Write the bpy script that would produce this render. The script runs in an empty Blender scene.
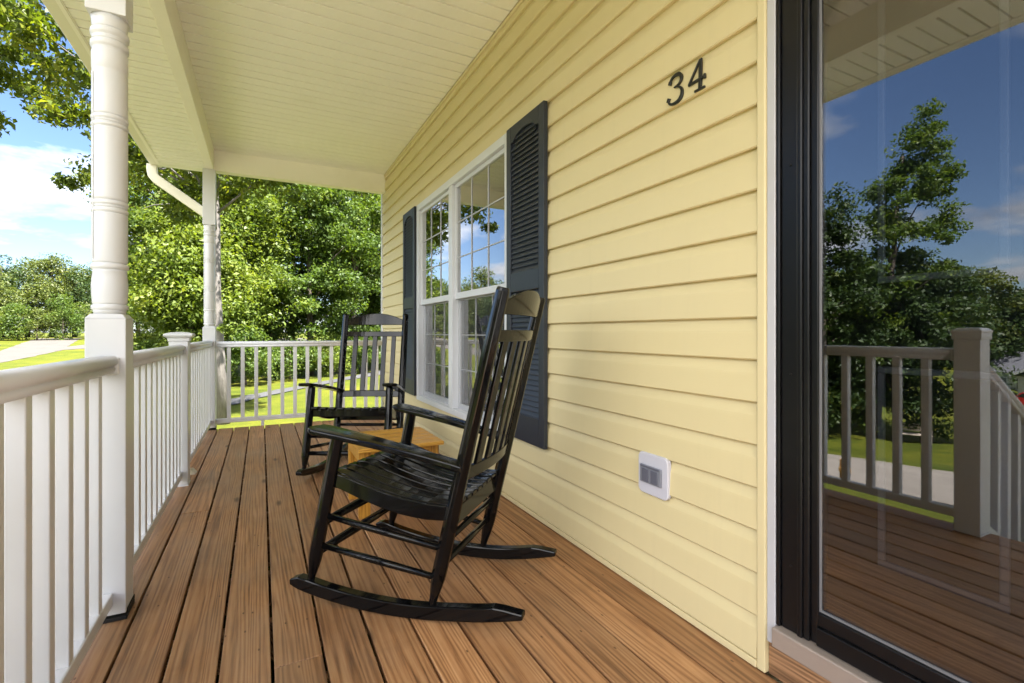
import bpy, bmesh, math, random
import numpy as np
from mathutils import Vector, Matrix

R = math.radians
SC = bpy.context.scene
COL = SC.collection

# ------------------------------------------------------------------ helpers
def tag(o, label=None, cat=None, group=None, kind=None):
    if label: o['label'] = label
    if cat: o['category'] = cat
    if group: o['group'] = group
    if kind: o['kind'] = kind
    return o

def empty(name, loc=(0, 0, 0), rz=0.0):
    o = bpy.data.objects.new(name, None)
    o.location = loc
    o.rotation_euler = (0, 0, rz)
    o.empty_display_size = 0.1
    COL.objects.link(o)
    return o

def copy_tree(o, parent=None):
    c = o.copy()
    COL.objects.link(c)
    if parent is not None:
        c.parent = parent
    for ch in list(o.children):
        copy_tree(ch, c)
    return c

class MB:
    """collects shapes that end up in ONE mesh object"""
    def __init__(self):
        self.v = []; self.f = []; self.s = []
    def add(self, vs, fs, smooth=False):
        n = len(self.v)
        self.v += [tuple(p) for p in vs]
        self.f += [tuple(i + n for i in f) for f in fs]
        self.s += [smooth] * len(fs)
        return self
    def box(self, x0, x1, y0, y1, z0, z1):
        vs = [(x0,y0,z0),(x1,y0,z0),(x1,y1,z0),(x0,y1,z0),(x0,y0,z1),(x1,y0,z1),(x1,y1,z1),(x0,y1,z1)]
        return self.add(vs, [(0,3,2,1),(4,5,6,7),(0,1,5,4),(1,2,6,5),(2,3,7,6),(3,0,4,7)])
    def bar(self, a, b, w, h, up=(0, 0, 1), w2=None, h2=None):
        a = Vector(a); b = Vector(b); d = (b - a).normalized()
        side = d.cross(Vector(up)).normalized(); u = side.cross(d)
        w2 = w if w2 is None else w2; h2 = h if h2 is None else h2
        vs = []
        for p, ww, hh in ((a, w, h), (b, w2, h2)):
            for sx, sy in ((-1,-1),(1,-1),(1,1),(-1,1)):
                vs.append(p + side*sx*ww/2 + u*sy*hh/2)
        return self.add(vs, [(0,1,2,3),(7,6,5,4),(0,4,5,1),(1,5,6,2),(2,6,7,3),(3,7,4,0)])
    def tube(self, pts, rads, n=10, smooth=True):
        pts = [Vector(p) for p in pts]
        vs = []; fs = []
        for i, p in enumerate(pts):
            d = (pts[min(i+1, len(pts)-1)] - pts[max(i-1, 0)]).normalized()
            ref = Vector((0,0,1)) if abs(d.z) < .9 else Vector((1,0,0))
            s = d.cross(ref).normalized(); u = s.cross(d)
            for k in range(n):
                a = 2*math.pi*k/n
                vs.append(p + (s*math.cos(a) + u*math.sin(a)) * rads[i])
        for i in range(len(pts)-1):
            for k in range(n):
                k2 = (k+1) % n
                fs.append((i*n+k, i*n+k2, (i+1)*n+k2, (i+1)*n+k))
        fs.append(tuple(range(n-1, -1, -1)))
        fs.append(tuple((len(pts)-1)*n + k for k in range(n)))
        return self.add(vs, fs, smooth)
    def lathe(self, cx, cy, prof, n=28):
        vs = []; fs = []
        for r, z in prof:
            for k in range(n):
                a = 2*math.pi*k/n
                vs.append((cx + r*math.cos(a), cy + r*math.sin(a), z))
        m = len(prof)
        for i in range(m-1):
            for k in range(n):
                k2 = (k+1) % n
                fs.append((i*n+k, i*n+k2, (i+1)*n+k2, (i+1)*n+k))
        fs.append(tuple(range(n-1, -1, -1)))
        fs.append(tuple((m-1)*n + k for k in range(n)))
        return self.add(vs, fs, True)
    def loft(self, rings, smooth=False, caps=True):
        """rings: list of equal-length closed loops"""
        n = len(rings[0]); vs = [p for r in rings for p in r]; fs = []
        for i in range(len(rings)-1):
            for k in range(n):
                k2 = (k+1) % n
                fs.append((i*n+k, i*n+k2, (i+1)*n+k2, (i+1)*n+k))
        if caps:
            fs.append(tuple(range(n-1, -1, -1)))
            fs.append(tuple((len(rings)-1)*n + k for k in range(n)))
        return self.add(vs, fs, smooth)
    def build(self, name, mat, parent=None, bevel=0.0, seg=2):
        me = bpy.data.meshes.new(name)
        me.from_pydata(self.v, [], self.f)
        me.polygons.foreach_set('use_smooth', self.s)
        bm = bmesh.new(); bm.from_mesh(me)
        bmesh.ops.recalc_face_normals(bm, faces=bm.faces)
        bm.to_mesh(me); bm.free()
        me.materials.append(mat)
        o = bpy.data.objects.new(name, me)
        COL.objects.link(o)
        if parent is not None: o.parent = parent
        if bevel:
            m = o.modifiers.new('bevel', 'BEVEL')
            m.width = bevel; m.segments = seg; m.limit_method = 'ANGLE'; m.angle_limit = R(35)
            m.harden_normals = False
        return o

# ------------------------------------------------------------------ materials
def nmat(name):
    m = bpy.data.materials.new(name); m.use_nodes = True
    nt = m.node_tree; nt.nodes.clear()
    out = nt.nodes.new('ShaderNodeOutputMaterial')
    return m, nt, out

class NT:
    def __init__(self, nt): self.nt = nt
    def n(self, t, **kw):
        x = self.nt.nodes.new(t)
        for k, v in kw.items():
            if k.startswith('i_'): x.inputs[k[2:]].default_value = v
            else: setattr(x, k, v)
        return x
    def l(self, a, b): self.nt.links.new(a, b)
    def val(self, sock, v):
        if hasattr(v, 'links') or isinstance(v, bpy.types.NodeSocket): self.l(v, sock)
        else: sock.default_value = v
    def math(self, op, a, b=0.0, c=None, clamp=False):
        x = self.n('ShaderNodeMath', operation=op, use_clamp=clamp)
        self.val(x.inputs[0], a); self.val(x.inputs[1], b)
        if c is not None: self.val(x.inputs[2], c)
        return x.outputs[0]
    def mix(self, f, a, b, blend='MIX'):
        x = self.n('ShaderNodeMix', data_type='RGBA', blend_type=blend)
        self.val(x.inputs[0], f)
        for s, v in ((x.inputs[6], a), (x.inputs[7], b)):
            if isinstance(v, bpy.types.NodeSocket): self.l(v, s)
            else: s.default_value = (*v, 1) if len(v) == 3 else v
        return x.outputs[2]
    def ramp(self, f, stops, interp='LINEAR'):
        x = self.n('ShaderNodeValToRGB'); cr = x.color_ramp; cr.interpolation = interp
        while len(cr.elements) < len(stops): cr.elements.new(0.5)
        for e, (p, c) in zip(cr.elements, stops):
            e.position = p; e.color = (*c, 1) if len(c) == 3 else c
        self.l(f, x.inputs[0]); return x.outputs[0]
    def mapping(self, src, scale=(1,1,1), loc=(0,0,0), rot=(0,0,0)):
        x = self.n('ShaderNodeMapping')
        x.inputs['Scale'].default_value = scale; x.inputs['Location'].default_value = loc
        x.inputs['Rotation'].default_value = rot
        self.l(src, x.inputs['Vector']); return x.outputs[0]
    def noise(self, vec, scale=5, detail=4, rough=.5, dist=0):
        x = self.n('ShaderNodeTexNoise')
        x.inputs['Scale'].default_value = scale; x.inputs['Detail'].default_value = detail
        x.inputs['Roughness'].default_value = rough; x.inputs['Distortion'].default_value = dist
        self.l(vec, x.inputs['Vector']); return x.outputs['Fac']
    def bump(self, hgt, strength=.3, dist=.01):
        x = self.n('ShaderNodeBump'); x.inputs['Strength'].default_value = strength
        x.inputs['Distance'].default_value = dist; self.l(hgt, x.inputs['Height']); return x.outputs[0]

def simple(name, col, rough=.5, spec=.5, var=.06, vscale=9.0, bump=.0, bscale=60, metal=0, rvar=.0, grime=0.0, grime_col=(.25,.22,.16)):
    m, nt, out = nmat(name); t = NT(nt)
    b = t.n('ShaderNodeBsdfPrincipled')
    tc = t.n('ShaderNodeTexCoord').outputs['Object']
    nz = t.noise(tc, vscale, 5, .55)
    c = t.mix(nz, tuple(max(0, x*(1-var)) for x in col), tuple(min(1, x*(1+var)) for x in col))
    if grime:
        g = t.noise(tc, vscale*.35, 8, .68)
        gm = t.ramp(g, [(.52, (0,0,0)), (.72, (1,1,1))])
        c = t.mix(t.math('MULTIPLY', gm, grime), c, grime_col)
    t.l(c, b.inputs['Base Color'])
    b.inputs['Roughness'].default_value = rough
    if rvar:
        rn = t.noise(tc, vscale*2.3, 6, .6)
        t.l(t.math('MULTIPLY_ADD', rn, rvar, rough - rvar*.5), b.inputs['Roughness'])
    b.inputs['Specular IOR Level'].default_value = spec
    b.inputs['Metallic'].default_value = metal
    if bump:
        t.l(t.bump(t.noise(tc, bscale, 4, .6), bump, .004), b.inputs['Normal'])
    t.l(b.outputs[0], out.inputs[0]); return m

def siding_mat(name, col, grain_axis=1):
    m, nt, out = nmat(name); t = NT(nt)
    b = t.n('ShaderNodeBsdfPrincipled')
    tc = t.n('ShaderNodeTexCoord').outputs['Object']
    big = t.noise(tc, 1.3, 4, .5)
    c = t.mix(big, tuple(x*.95 for x in col), tuple(min(1, x*1.04) for x in col))
    spk = t.ramp(t.noise(tc, 55, 4, .7), [(.68, (0,0,0)), (.8, (1,1,1))])
    c = t.mix(t.math('MULTIPLY', spk, .14), c, tuple(x*.5 for x in col))
    # faint vertical run-off streaks
    st = t.noise(t.mapping(tc, (1, 22, 1.3)), 1.0, 5, .6)
    stm = t.ramp(st, [(.55, (0,0,0)), (.8, (1,1,1))])
    c = t.mix(t.math('MULTIPLY', stm, .10), c, (.42,.36,.24))
    rnd = t.n('ShaderNodeNewGeometry').outputs['Random Per Island']
    c = t.mix(t.math('MULTIPLY', rnd, .05), c, tuple(x*.7 for x in col))
    t.l(c, b.inputs['Base Color'])
    b.inputs['Roughness'].default_value = .48
    b.inputs['Specular IOR Level'].default_value = .35
    sc = (20, 3, 20)
    gr = t.noise(t.mapping(tc, sc), 12, 5, .65)
    wav = t.noise(t.mapping(tc, (1, .8, 6)), 2.0, 2, .5)
    hgt = t.math('ADD', t.math('MULTIPLY', gr, .25), t.math('MULTIPLY', wav, 1.0))
    t.l(t.bump(hgt, .16, .006), b.inputs['Normal'])
    t.l(b.outputs[0], out.inputs[0]); return m

def wood_mat(name, dark, mid, light, axis=1, scale=1.0, rough=.5, knots=True, weather=.3):
    """long grain along an object axis; every island (board) gets its own cut"""
    m, nt, out = nmat(name); t = NT(nt)
    b = t.n('ShaderNodeBsdfPrincipled')
    tc = t.n('ShaderNodeTexCoord').outputs['Object']
    rnd = t.n('ShaderNodeNewGeometry').outputs['Random Per Island']
    off = t.n('ShaderNodeCombineXYZ')
    t.l(t.math('MULTIPLY', rnd, 37.0), off.inputs[0]); t.l(t.math('MULTIPLY', rnd, 91.0), off.inputs[1]); t.l(t.math('MULTIPLY', rnd, 17.0), off.inputs[2])
    av = t.n('ShaderNodeVectorMath', operation='ADD'); t.l(tc, av.inputs[0]); t.l(off.outputs[0], av.inputs[1])
    p = av.outputs[0]
    st = [14*scale]*3; st[axis] = .55*scale
    warp = t.noise(t.mapping(p, tuple(x*.35 for x in st)), 1.0, 3, .5)
    st2 = [1.0]*3; st2[axis] = .055
    mp = t.mapping(p, tuple(x*scale for x in st2))
    wp = t.n('ShaderNodeVectorMath', operation='ADD'); t.l(mp, wp.inputs[0])
    cmb = t.n('ShaderNodeCombineXYZ'); w = t.math('MULTIPLY', warp, .22/scale)
    for i in range(3): t.l(w, cmb.inputs[i])
    t.l(cmb.outputs[0], wp.inputs[1])
    wv = t.n('ShaderNodeTexWave', wave_type='RINGS', rings_direction=('X','Y','Z')[axis])
    wv.inputs['Scale'].default_value = 20*scale; wv.inputs['Distortion'].default_value = 5.0
    wv.inputs['Detail'].default_value = 3; wv.inputs['Detail Scale'].default_value = 1.2
    t.l(wp.outputs[0], wv.inputs['Vector'])
    fs = [130*scale]*3; fs[axis] = 4.2*scale
    fib = t.noise(t.mapping(p, tuple(fs)), 1.0, 5, .65)
    ss = [24.0*scale]*3; ss[axis] = 1.3*scale
    str_ = t.noise(t.mapping(p, tuple(ss)), 1.0, 5, .6, .4)
    g = t.math('ADD', t.math('MULTIPLY', wv.outputs['Fac'], .20), t.math('ADD', t.math('MULTIPLY', fib, .52), t.math('MULTIPLY', str_, .38)))
    c = t.ramp(g, [(.33, tuple(x*.58 for x in dark)), (.43, dark), (.555, mid), (.76, light)])
    bright = t.math('MULTIPLY_ADD', rnd, .56, .78)
    hs = t.n('ShaderNodeHueSaturation'); t.l(c, hs.inputs['Color']); t.l(bright, hs.inputs['Value'])
    hs.inputs['Saturation'].default_value = 1.0
    c = hs.outputs[0]
    blot = t.noise(t.mapping(p, (3.4, 3.4, 3.4)), 1.0, 6, .62, .5)
    c = t.mix(t.math('MULTIPLY', t.ramp(blot, [(.44, (0,0,0)), (.72, (1,1,1))]), .42 if weather else .1), c, tuple(x*.55 for x in mid))
    if weather:
        wn = t.noise(t.mapping(tc, (2.2, 1.0, 2.2)), 1.0, 7, .62)
        wm = t.ramp(wn, [(.42, (0,0,0)), (.66, (1,1,1))])
        sx = t.n('ShaderNodeSeparateXYZ'); t.l(tc, sx.inputs[0])
        mr = t.n('ShaderNodeMapRange'); mr.inputs['From Min'].default_value = 1.1; mr.inputs['From Max'].default_value = -.4
        mr.inputs['To Min'].default_value = .35; mr.inputs['To Max'].default_value = 1.5
        t.l(sx.outputs[0], mr.inputs['Value']); wm = t.math('MULTIPLY', wm, mr.outputs[0])
        c = t.mix(t.math('MULTIPLY', wm, weather), c, (.30, .235, .165))
    if knots:
        ks = [4.3]*3; ks[axis] = 1.25
        vo = t.n('ShaderNodeTexVoronoi', voronoi_dimensions='2D'); vo.inputs['Scale'].default_value = 1.0
        kp = t.mapping(p, tuple(ks))
        t.l(kp, vo.inputs['Vector'])
        km = t.ramp(vo.outputs['Distance'], [(.025, (1,1,1)), (.085, (0,0,0))])
        sepc = t.n('ShaderNodeSeparateColor'); t.l(vo.outputs['Color'], sepc.inputs[0])
        sel = t.math('GREATER_THAN', sepc.outputs[0], .66)
        c = t.mix(t.math('MULTIPLY', t.math('MULTIPLY', km, sel), .85), c, tuple(x*.28 for x in dark))
    # small dark pits / nail marks
    vo2 = t.n('ShaderNodeTexVoronoi', voronoi_dimensions='2D'); pp = [17.0]*3; pp[axis] = 8.0
    t.l(t.mapping(p, tuple(pp)), vo2.inputs['Vector']); vo2.inputs['Scale'].default_value = 1.0
    sp2 = t.n('ShaderNodeSeparateColor'); t.l(vo2.outputs['Color'], sp2.inputs[0])
    pm = t.ramp(vo2.outputs['Distance'], [(.03, (1,1,1)), (.07, (0,0,0))])
    c = t.mix(t.math('MULTIPLY', t.math('MULTIPLY', pm, t.math('GREATER_THAN', sp2.outputs[1], .82)), .8), c, tuple(x*.3 for x in dark))
    t.l(c, b.inputs['Base Color'])
    t.l(t.math('MULTIPLY_ADD', str_, .3, rough-.15), b.inputs['Roughness'])
    b.inputs['Specular IOR Level'].default_value = .4
    t.l(t.bump(g, .25, .004), b.inputs['Normal'])
    t.l(b.outputs[0], out.inputs[0]); return m

def leaf_mat(name, dark, light, lime, trans=.35):
    m, nt, out = nmat(name); t = NT(nt)
    geo = t.n('ShaderNodeNewGeometry')
    rnd = geo.outputs['Random Per Island']
    tc = t.n('ShaderNodeTexCoord').outputs['Object']
    cl = t.noise(tc, .55, 3, .6)
    f = t.math('ADD', t.math('MULTIPLY', rnd, .55), t.math('MULTIPLY_ADD', cl, 1.2, -.38), clamp=True)
    c = t.ramp(f, [(.0, dark), (.55, light), (1.0, lime)])
    d = t.n('ShaderNodeBsdfPrincipled'); t.l(c, d.inputs['Base Color'])
    d.inputs['Roughness'].default_value = .5; d.inputs['Specular IOR Level'].default_value = .35
    tr = t.n('ShaderNodeBsdfTranslucent')
    t.l(t.mix(1.0, c, (1.5, 1.5, .5), 'MULTIPLY'), tr.inputs['Color'])
    mx = t.n('ShaderNodeMixShader'); mx.inputs[0].default_value = trans
    t.l(d.outputs[0], mx.inputs[1]); t.l(tr.outputs[0], mx.inputs[2])
    t.l(mx.outputs[0], out.inputs[0]); return m

def grass_mat(name):
    m, nt, out = nmat(name); t = NT(nt)
    b = t.n('ShaderNodeBsdfPrincipled')
    tc = t.n('ShaderNodeTexCoord').outputs['Object']
    a = t.noise(tc, .28, 6, .65); f = t.noise(tc, 22, 7, .75); mdl = t.noise(tc, 1.7, 7, .7)
    g = t.math('ADD', t.math('MULTIPLY', a, .45), t.math('ADD', t.math('MULTIPLY', f, .35), t.math('MULTIPLY', mdl, .3)))
    c = t.ramp(g, [(.42, GRASS_D), (.54, GRASS_M), (.68, GRASS_L)])
    t.l(c, b.inputs['Base Color']); b.inputs['Roughness'].default_value = .8
    b.inputs['Specular IOR Level'].default_value = .15
    t.l(t.bump(f, .8, .05), b.inputs['Normal'])
    t.l(b.outputs[0], out.inputs[0]); return m

def gravel_mat(name, lo, hi):
    m, nt, out = nmat(name); t = NT(nt)
    b = t.n('ShaderNodeBsdfPrincipled')
    tc = t.n('ShaderNodeTexCoord').outputs['Object']
    f = t.noise(tc, 24, 6, .75); a = t.noise(tc, .8, 5, .6)
    g = t.math('ADD', t.math('MULTIPLY', f, .55), t.math('MULTIPLY', a, .45))
    t.l(t.ramp(g, [(.35, lo), (.65, hi)]), b.inputs['Base Color'])
    b.inputs['Roughness'].default_value = .9
    t.l(t.bump(f, .6, .02), b.inputs['Normal'])
    t.l(b.outputs[0], out.inputs[0]); return m

def bark_mat(name, lo, hi):
    m, nt, out = nmat(name); t = NT(nt)
    b = t.n('ShaderNodeBsdfPrincipled')
    tc = t.n('ShaderNodeTexCoord').outputs['Object']
    f = t.noise(t.mapping(tc, (22, 22, 3.0)), 1.0, 6, .7, .6)
    t.l(t.ramp(f, [(.35, lo), (.65, hi)]), b.inputs['Base Color'])
    b.inputs['Roughness'].default_value = .9
    t.l(t.bump(f, 1.0, .03), b.inputs['Normal'])
    t.l(b.outputs[0], out.inputs[0]); return m

def glass_mat(name, k=1.0, base=0.02, tint=(.82,.86,.86)):
    m, nt, out = nmat(name); t = NT(nt)
    fr = t.n('ShaderNodeFresnel'); fr.inputs['IOR'].default_value = 1.5
    f = t.math('MULTIPLY_ADD', fr.outputs[0], k, base, clamp=True)
    tr = t.n('ShaderNodeBsdfTransparent'); tr.inputs[0].default_value = (*tint, 1)
    gl = t.n('ShaderNodeBsdfGlossy'); gl.inputs['Roughness'].default_value = 0.0
    # old float glass: very slight waviness
    tc = t.n('ShaderNodeTexCoord').outputs['Object']
    t.l(t.bump(t.noise(tc, 1.6, 2, .4), .02, .02), gl.inputs['Normal'])
    mx = t.n('ShaderNodeMixShader'); t.l(f, mx.inputs[0]); t.l(tr.outputs[0], mx.inputs[1]); t.l(gl.outputs[0], mx.inputs[2])
    t.l(mx.outputs[0], out.inputs[0]); return m

GRASS_D, GRASS_M, GRASS_L = (.030,.048,.006), (.078,.094,.008), (.148,.140,.013)

M = {}
M['white'] = simple('white vinyl', (.66,.662,.675), .32, .5, .03, 6, .05, 30, grime=.16, grime_col=(.52,.47,.38))
M['post'] = simple('white painted post', (.63,.632,.645), .38, .5, .03, 5, .08, 24, grime=.14, grime_col=(.5,.46,.38))
M['siding'] = siding_mat('cream yellow vinyl siding', (.645,.555,.318))
M['corner'] = simple('cream yellow trim', (.645,.555,.325), .42, .4, .04, 7, .04, 40)
M['ceiling'] = simple('cream ceiling vinyl', (.91,.89,.79), .5, .35, .04, 3, .05, 20, grime=.10, grime_col=(.5,.45,.3))
M['beam'] = simple('cream wrapped beam', (.89,.86,.75), .45, .4, .03, 4, .06, 10, grime=.12, grime_col=(.5,.45,.3))
M['groove'] = simple('dark groove dirt', (.10,.09,.06), .9, .2, .2, 20)
M['deck'] = wood_mat('brown stained decking', (.225,.104,.042), (.350,.173,.072), (.46,.258,.120), 1, 1.0, .50, True, .32)
M['riser'] = wood_mat('brown stained riser', (.16,.08,.036), (.33,.17,.08), (.46,.27,.14), 1, 1.0, .55, False, .15)
M['table'] = wood_mat('honey varnished pine', (.42,.19,.028), (.60,.31,.050), (.72,.42,.085), 0, 1.4, .32, False, 0)
M['tableleg'] = wood_mat('honey varnished pine leg', (.42,.19,.028), (.60,.31,.050), (.72,.42,.085), 2, 1.4, .35, False, 0)
M['black'] = simple('black gloss paint', (.003,.003,.0034), .10, .30, .3, 14, .03, 40, rvar=.08)
M['shutter'] = simple('charcoal blue shutter', (.022,.027,.037), .42, .4, .12, 12, .12, 90, rvar=.1)
M['bdoor'] = simple('black door metal', (.005,.005,.006), .30, .32, .15, 10, .05, 60, rvar=.1)
M['indoor'] = simple('dark entry door', (.006,.0055,.0055), .35, .3, .1, 6, .05, 40)
M['inmould'] = simple('grey door moulding', (.20,.21,.25), .28, .5, .08, 6)
M['alu'] = simple('taupe aluminium sill', (.36,.30,.26), .45, .5, .08, 14, .1, 80, metal=.3)
M['winwhite'] = simple('white window vinyl', (.62,.635,.67), .3, .5, .02, 6)
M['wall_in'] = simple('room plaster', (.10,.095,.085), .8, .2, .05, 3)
M['casing'] = simple('grey white door casing', (.47,.475,.51), .4, .4, .04, 9, .05, 60, grime=.2, grime_col=(.4,.36,.3))
M['gask'] = simple('grey gasket', (.16,.16,.17), .4, .4, .05, 9)
M['blind'] = simple('pale blind slats', (.42,.41,.37), .6, .3, .05, 4)
M['concrete'] = gravel_mat('pale concrete', (.34,.33,.31), (.44,.43,.41))
M['dark_in'] = simple('dark room', (.02,.02,.02), .9, .2, .05, 3)
M['digit'] = simple('black house digit', (.010,.011,.010), .28, .5, .2, 20)
M['plate'] = simple('pale grey plastic', (.53,.53,.60), .45, .4, .03, 12, .1, 120)
M['cover'] = simple('grey outlet cover', (.20,.21,.25), .35, .5, .08, 20)
M['flap'] = simple('grey outlet flap', (.11,.115,.15), .35, .5, .08, 20)
M['rubber'] = simple('black rubber', (.012,.012,.012), .6, .3, .2, 30)
M['clip'] = simple('beige plastic', (.62,.56,.43), .5, .4, .06, 25)
M['gutter'] = simple('cream gutter metal', (.78,.75,.62), .4, .5, .03, 5, .03, 12, grime=.15, grime_col=(.45,.4,.28))
M['shingle'] = simple('brown grey shingle', (.11,.10,.09), .9, .2, .3, 14, .8, 30)
M['grass'] = grass_mat('lawn grass')
M['gravel'] = gravel_mat('pale gravel road', (.165,.142,.122), (.27,.238,.208))
M['farroad'] = gravel_mat('pale road surface', (.075,.066,.058), (.115,.102,.090))
M['asphalt'] = gravel_mat('grey asphalt', (.040,.040,.044), (.075,.075,.082))
M['bark'] = bark_mat('grey bark', (.11,.098,.088), (.20,.182,.168))
M['bark_dark'] = bark_mat('dark bark', (.05,.04,.03), (.13,.10,.08))
M['leaf_near'] = leaf_mat('oak leaves', (.034,.056,.009), (.098,.135,.017), (.24,.235,.032), .50)
M['leaf_mid'] = leaf_mat('woodland leaves', (.030,.058,.012), (.078,.130,.021), (.175,.215,.036), .38)
M['leaf_lime'] = leaf_mat('lime leaves', (.050,.088,.013), (.135,.185,.027), (.235,.265,.045), .40)
M['leaf_far'] = leaf_mat('far tree leaves', (.040,.062,.016), (.098,.128,.028), (.19,.205,.045), .3)
M['leaf_dark'] = leaf_mat('dark tree leaves', (.016,.034,.010), (.036,.066,.016), (.080,.115,.028), .25)
M['glass'] = glass_mat('window glass', 3.2, .08, (.60,.62,.62))
M['doorglass'] = glass_mat('storm door glass', 3.1, .03, (.66,.68,.70))
M['nwall'] = simple('neighbour pale siding', (.62,.62,.62), .6, .3, .04, 2)
M['ngable'] = simple('neighbour grey gable', (.12,.14,.19), .6, .3, .05, 2)
M['nroof'] = simple('neighbour slate roof', (.13,.13,.15), .8, .3, .12, 2)
M['ndoor'] = simple('neighbour garage door', (.72,.71,.69), .5, .3, .03, 3)
M['red'] = simple('red car paint', (.50,.015,.02), .25, .6, .05, 3)
M['tyre'] = simple('tyre rubber', (.015,.015,.016), .7, .3, .1, 9)
M['carglass'] = simple('dark car glass', (.02,.025,.03), .1, .6, .05, 3)
M['benchwood'] = simple('pale weathered bench wood', (.52,.44,.36), .7, .3, .15, 8)
M['stake'] = simple('orange raw wood', (.55,.30,.11), .6, .3, .15, 18)
M['mailbox'] = simple('dark mailbox metal', (.03,.03,.03), .5, .4, .1, 9)

def screen_mat():
    m, nt, out = nmat('insect screen'); t = NT(nt)
    d = t.n('ShaderNodeBsdfDiffuse'); d.inputs[0].default_value = (.10,.105,.11,1)
    tr = t.n('ShaderNodeBsdfTransparent')
    mx = t.n('ShaderNodeMixShader'); mx.inputs[0].default_value = .12
    t.l(tr.outputs[0], mx.inputs[1]); t.l(d.outputs[0], mx.inputs[2]); t.l(mx.outputs[0], out.inputs[0]); return m
M['screen'] = screen_mat()

# ------------------------------------------------------------------ key dimensions (metres)
CAM_H = 1.02
WX = 1.355            # face of the siding wall
DY0, DY1 = -1.25, 6.036 # porch floor from behind the camera to its far end
RX = -.4875           # railing / post centre line
CZ = 2.945            # ceiling height
PW = .0575            # half width of post blocks

# ------------------------------------------------------------------ terrain
def sm(a, b, x):
    t = np.clip((np.asarray(x, float)-a)/(b-a), 0, 1); return t*t*(3-2*t)
def T(x, y):
    x = np.asarray(x, float); y = np.asarray(y, float)
    z = -.62 - .55*sm(6, 13, y) + 1.7*sm(30, 110, y)
    dx = np.maximum(-2.2-x, 0)
    drop = np.minimum(.17*np.minimum(dx, 16)+.05*np.maximum(dx-16, 0), 5.2)
    return z - drop*(1-.93*sm(14, 32, y))
def Tz(x, y): return float(T(x, y))

def axis_pts(lo, hi, fine_lo, fine_hi, fine, coarse):
    a = list(np.arange(fine_lo, fine_hi+1e-6, fine)); s = fine; p = fine_lo
    while p > lo: s = min(s*1.25, coarse); p -= s; a.insert(0, p)
    s = fine; p = a[-1]
    while p < hi: s = min(s*1.25, coarse); p += s; a.append(p)
    return np.array(a)
xs = axis_pts(-900, 900, -34, 12, .5, 90); ys = axis_pts(-900, 1200, -12, 80, .5, 90)
X, Y = np.meshgrid(xs, ys); Z = T(X, Y)
# keep the ground just under the house and porch footprint flat
nv = len(xs)
verts = np.stack([X, Y, Z], -1).reshape(-1, 3)
idx = np.arange(len(xs)*len(ys)).reshape(len(ys), len(xs))
quads = np.stack([idx[:-1,:-1], idx[:-1,1:], idx[1:,1:], idx[1:,:-1]], -1).reshape(-1, 4)
def np_mesh(name, verts, quads, mat, parent=None, smooth=False):
    me = bpy.data.meshes.new(name)
    me.vertices.add(len(verts)); me.vertices.foreach_set('co', np.asarray(verts, np.float32).ravel())
    k = quads.shape[1]
    me.loops.add(quads.size); me.loops.foreach_set('vertex_index', np.asarray(quads, np.int32).ravel())
    me.polygons.add(len(quads)); me.polygons.foreach_set('loop_start', np.arange(0, quads.size, k, dtype=np.int32))
    if smooth: me.polygons.foreach_set('use_smooth', np.ones(len(quads), bool))
    me.update(calc_edges=True); me.validate()
    me.materials.append(mat)
    o = bpy.data.objects.new(name, me); COL.objects.link(o)
    if parent is not None: o.parent = parent
    return o
tag(np_mesh('lawn_ground', verts, quads, M['grass'], smooth=True), 'sunlit yellow green lawn around the porch', 'lawn', kind='structure')

def strip(name, A, B, mat, label, lift=.03, n=60, m=14):
    def res(P):
        P = np.array(P, float); d = np.r_[0, np.cumsum(np.hypot(*np.diff(P, axis=0).T))]
        s = np.linspace(0, d[-1], n); return np.stack([np.interp(s, d, P[:,0]), np.interp(s, d, P[:,1])], -1)
    a = res(A); b = res(B); w = np.linspace(0, 1, m)[None,:,None]
    P = a[:,None,:]*(1-w) + b[:,None,:]*w
    rs = np.random.RandomState(3)
    P[:,0,:] += rs.normal(0, .05, (n,2)); P[:,-1,:] += rs.normal(0, .05, (n,2))
    z = T(P[...,0], P[...,1]) + lift
    v = np.concatenate([P, z[...,None]], -1).reshape(-1, 3)
    ix = np.arange(n*m).reshape(n, m)
    q = np.stack([ix[:-1,:-1], ix[1:,:-1], ix[1:,1:], ix[:-1,1:]], -1).reshape(-1, 4)
    o = np_mesh(name, v, q, mat, smooth=True)
    tag(o, label, 'road', kind='structure'); return o
strip('gravel_drive', [(-3.2,9),(-3.5,6.5),(-3.78,3.8),(-3.9,3.4),(-4.1,2.7),(-4.55,2.2),(-5.6,.5),(-6.5,-6)],
      [(-6.4,10),(-7.2,7.2),(-8.2,6.4),(-9.1,6.1),(-10.5,5.3),(-13,4.9),(-15.5,3),(-18,-6)], M['gravel'], 'pale gravel drive below the porch')
strip('bounce_apron', [(-2.6,-1.9),(-2.6,-11)], [(10,-1.9),(10,-11)], M['concrete'], 'added pale concrete apron out of view, bouncing light into the porch')  # unseen slab added to bounce sunlight up to the ceiling
strip('asphalt_drive', [(-7,11.5),(-.78,16.8),(.49,19.36),(2.13,21.4),(3.36,23.2),(9,29)],
      [(-8,13.2),(-.88,18.5),(.53,20.6),(2.3,23.0),(3.66,24.9),(8,31)], M['asphalt'], 'grey drive beyond the end railing')
strip('gravel_road', [(-17,30),(-20,50),(-22.1,63.7),(-29,95)], [(-12.5,30),(-16.4,47.3),(-17.3,61.9),(-24,95)], M['farroad'], 'pale gravel road running to the tree line', .02)
strip('gravel_lane', [(-17.9,62.5),(-16.1,64.6),(-8,70),(6,76)], [(-19,67.4),(-18.2,72.9),(-9,78),(6,84)], M['farroad'], 'pale gravel lane branching behind the near post', .03)
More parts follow.
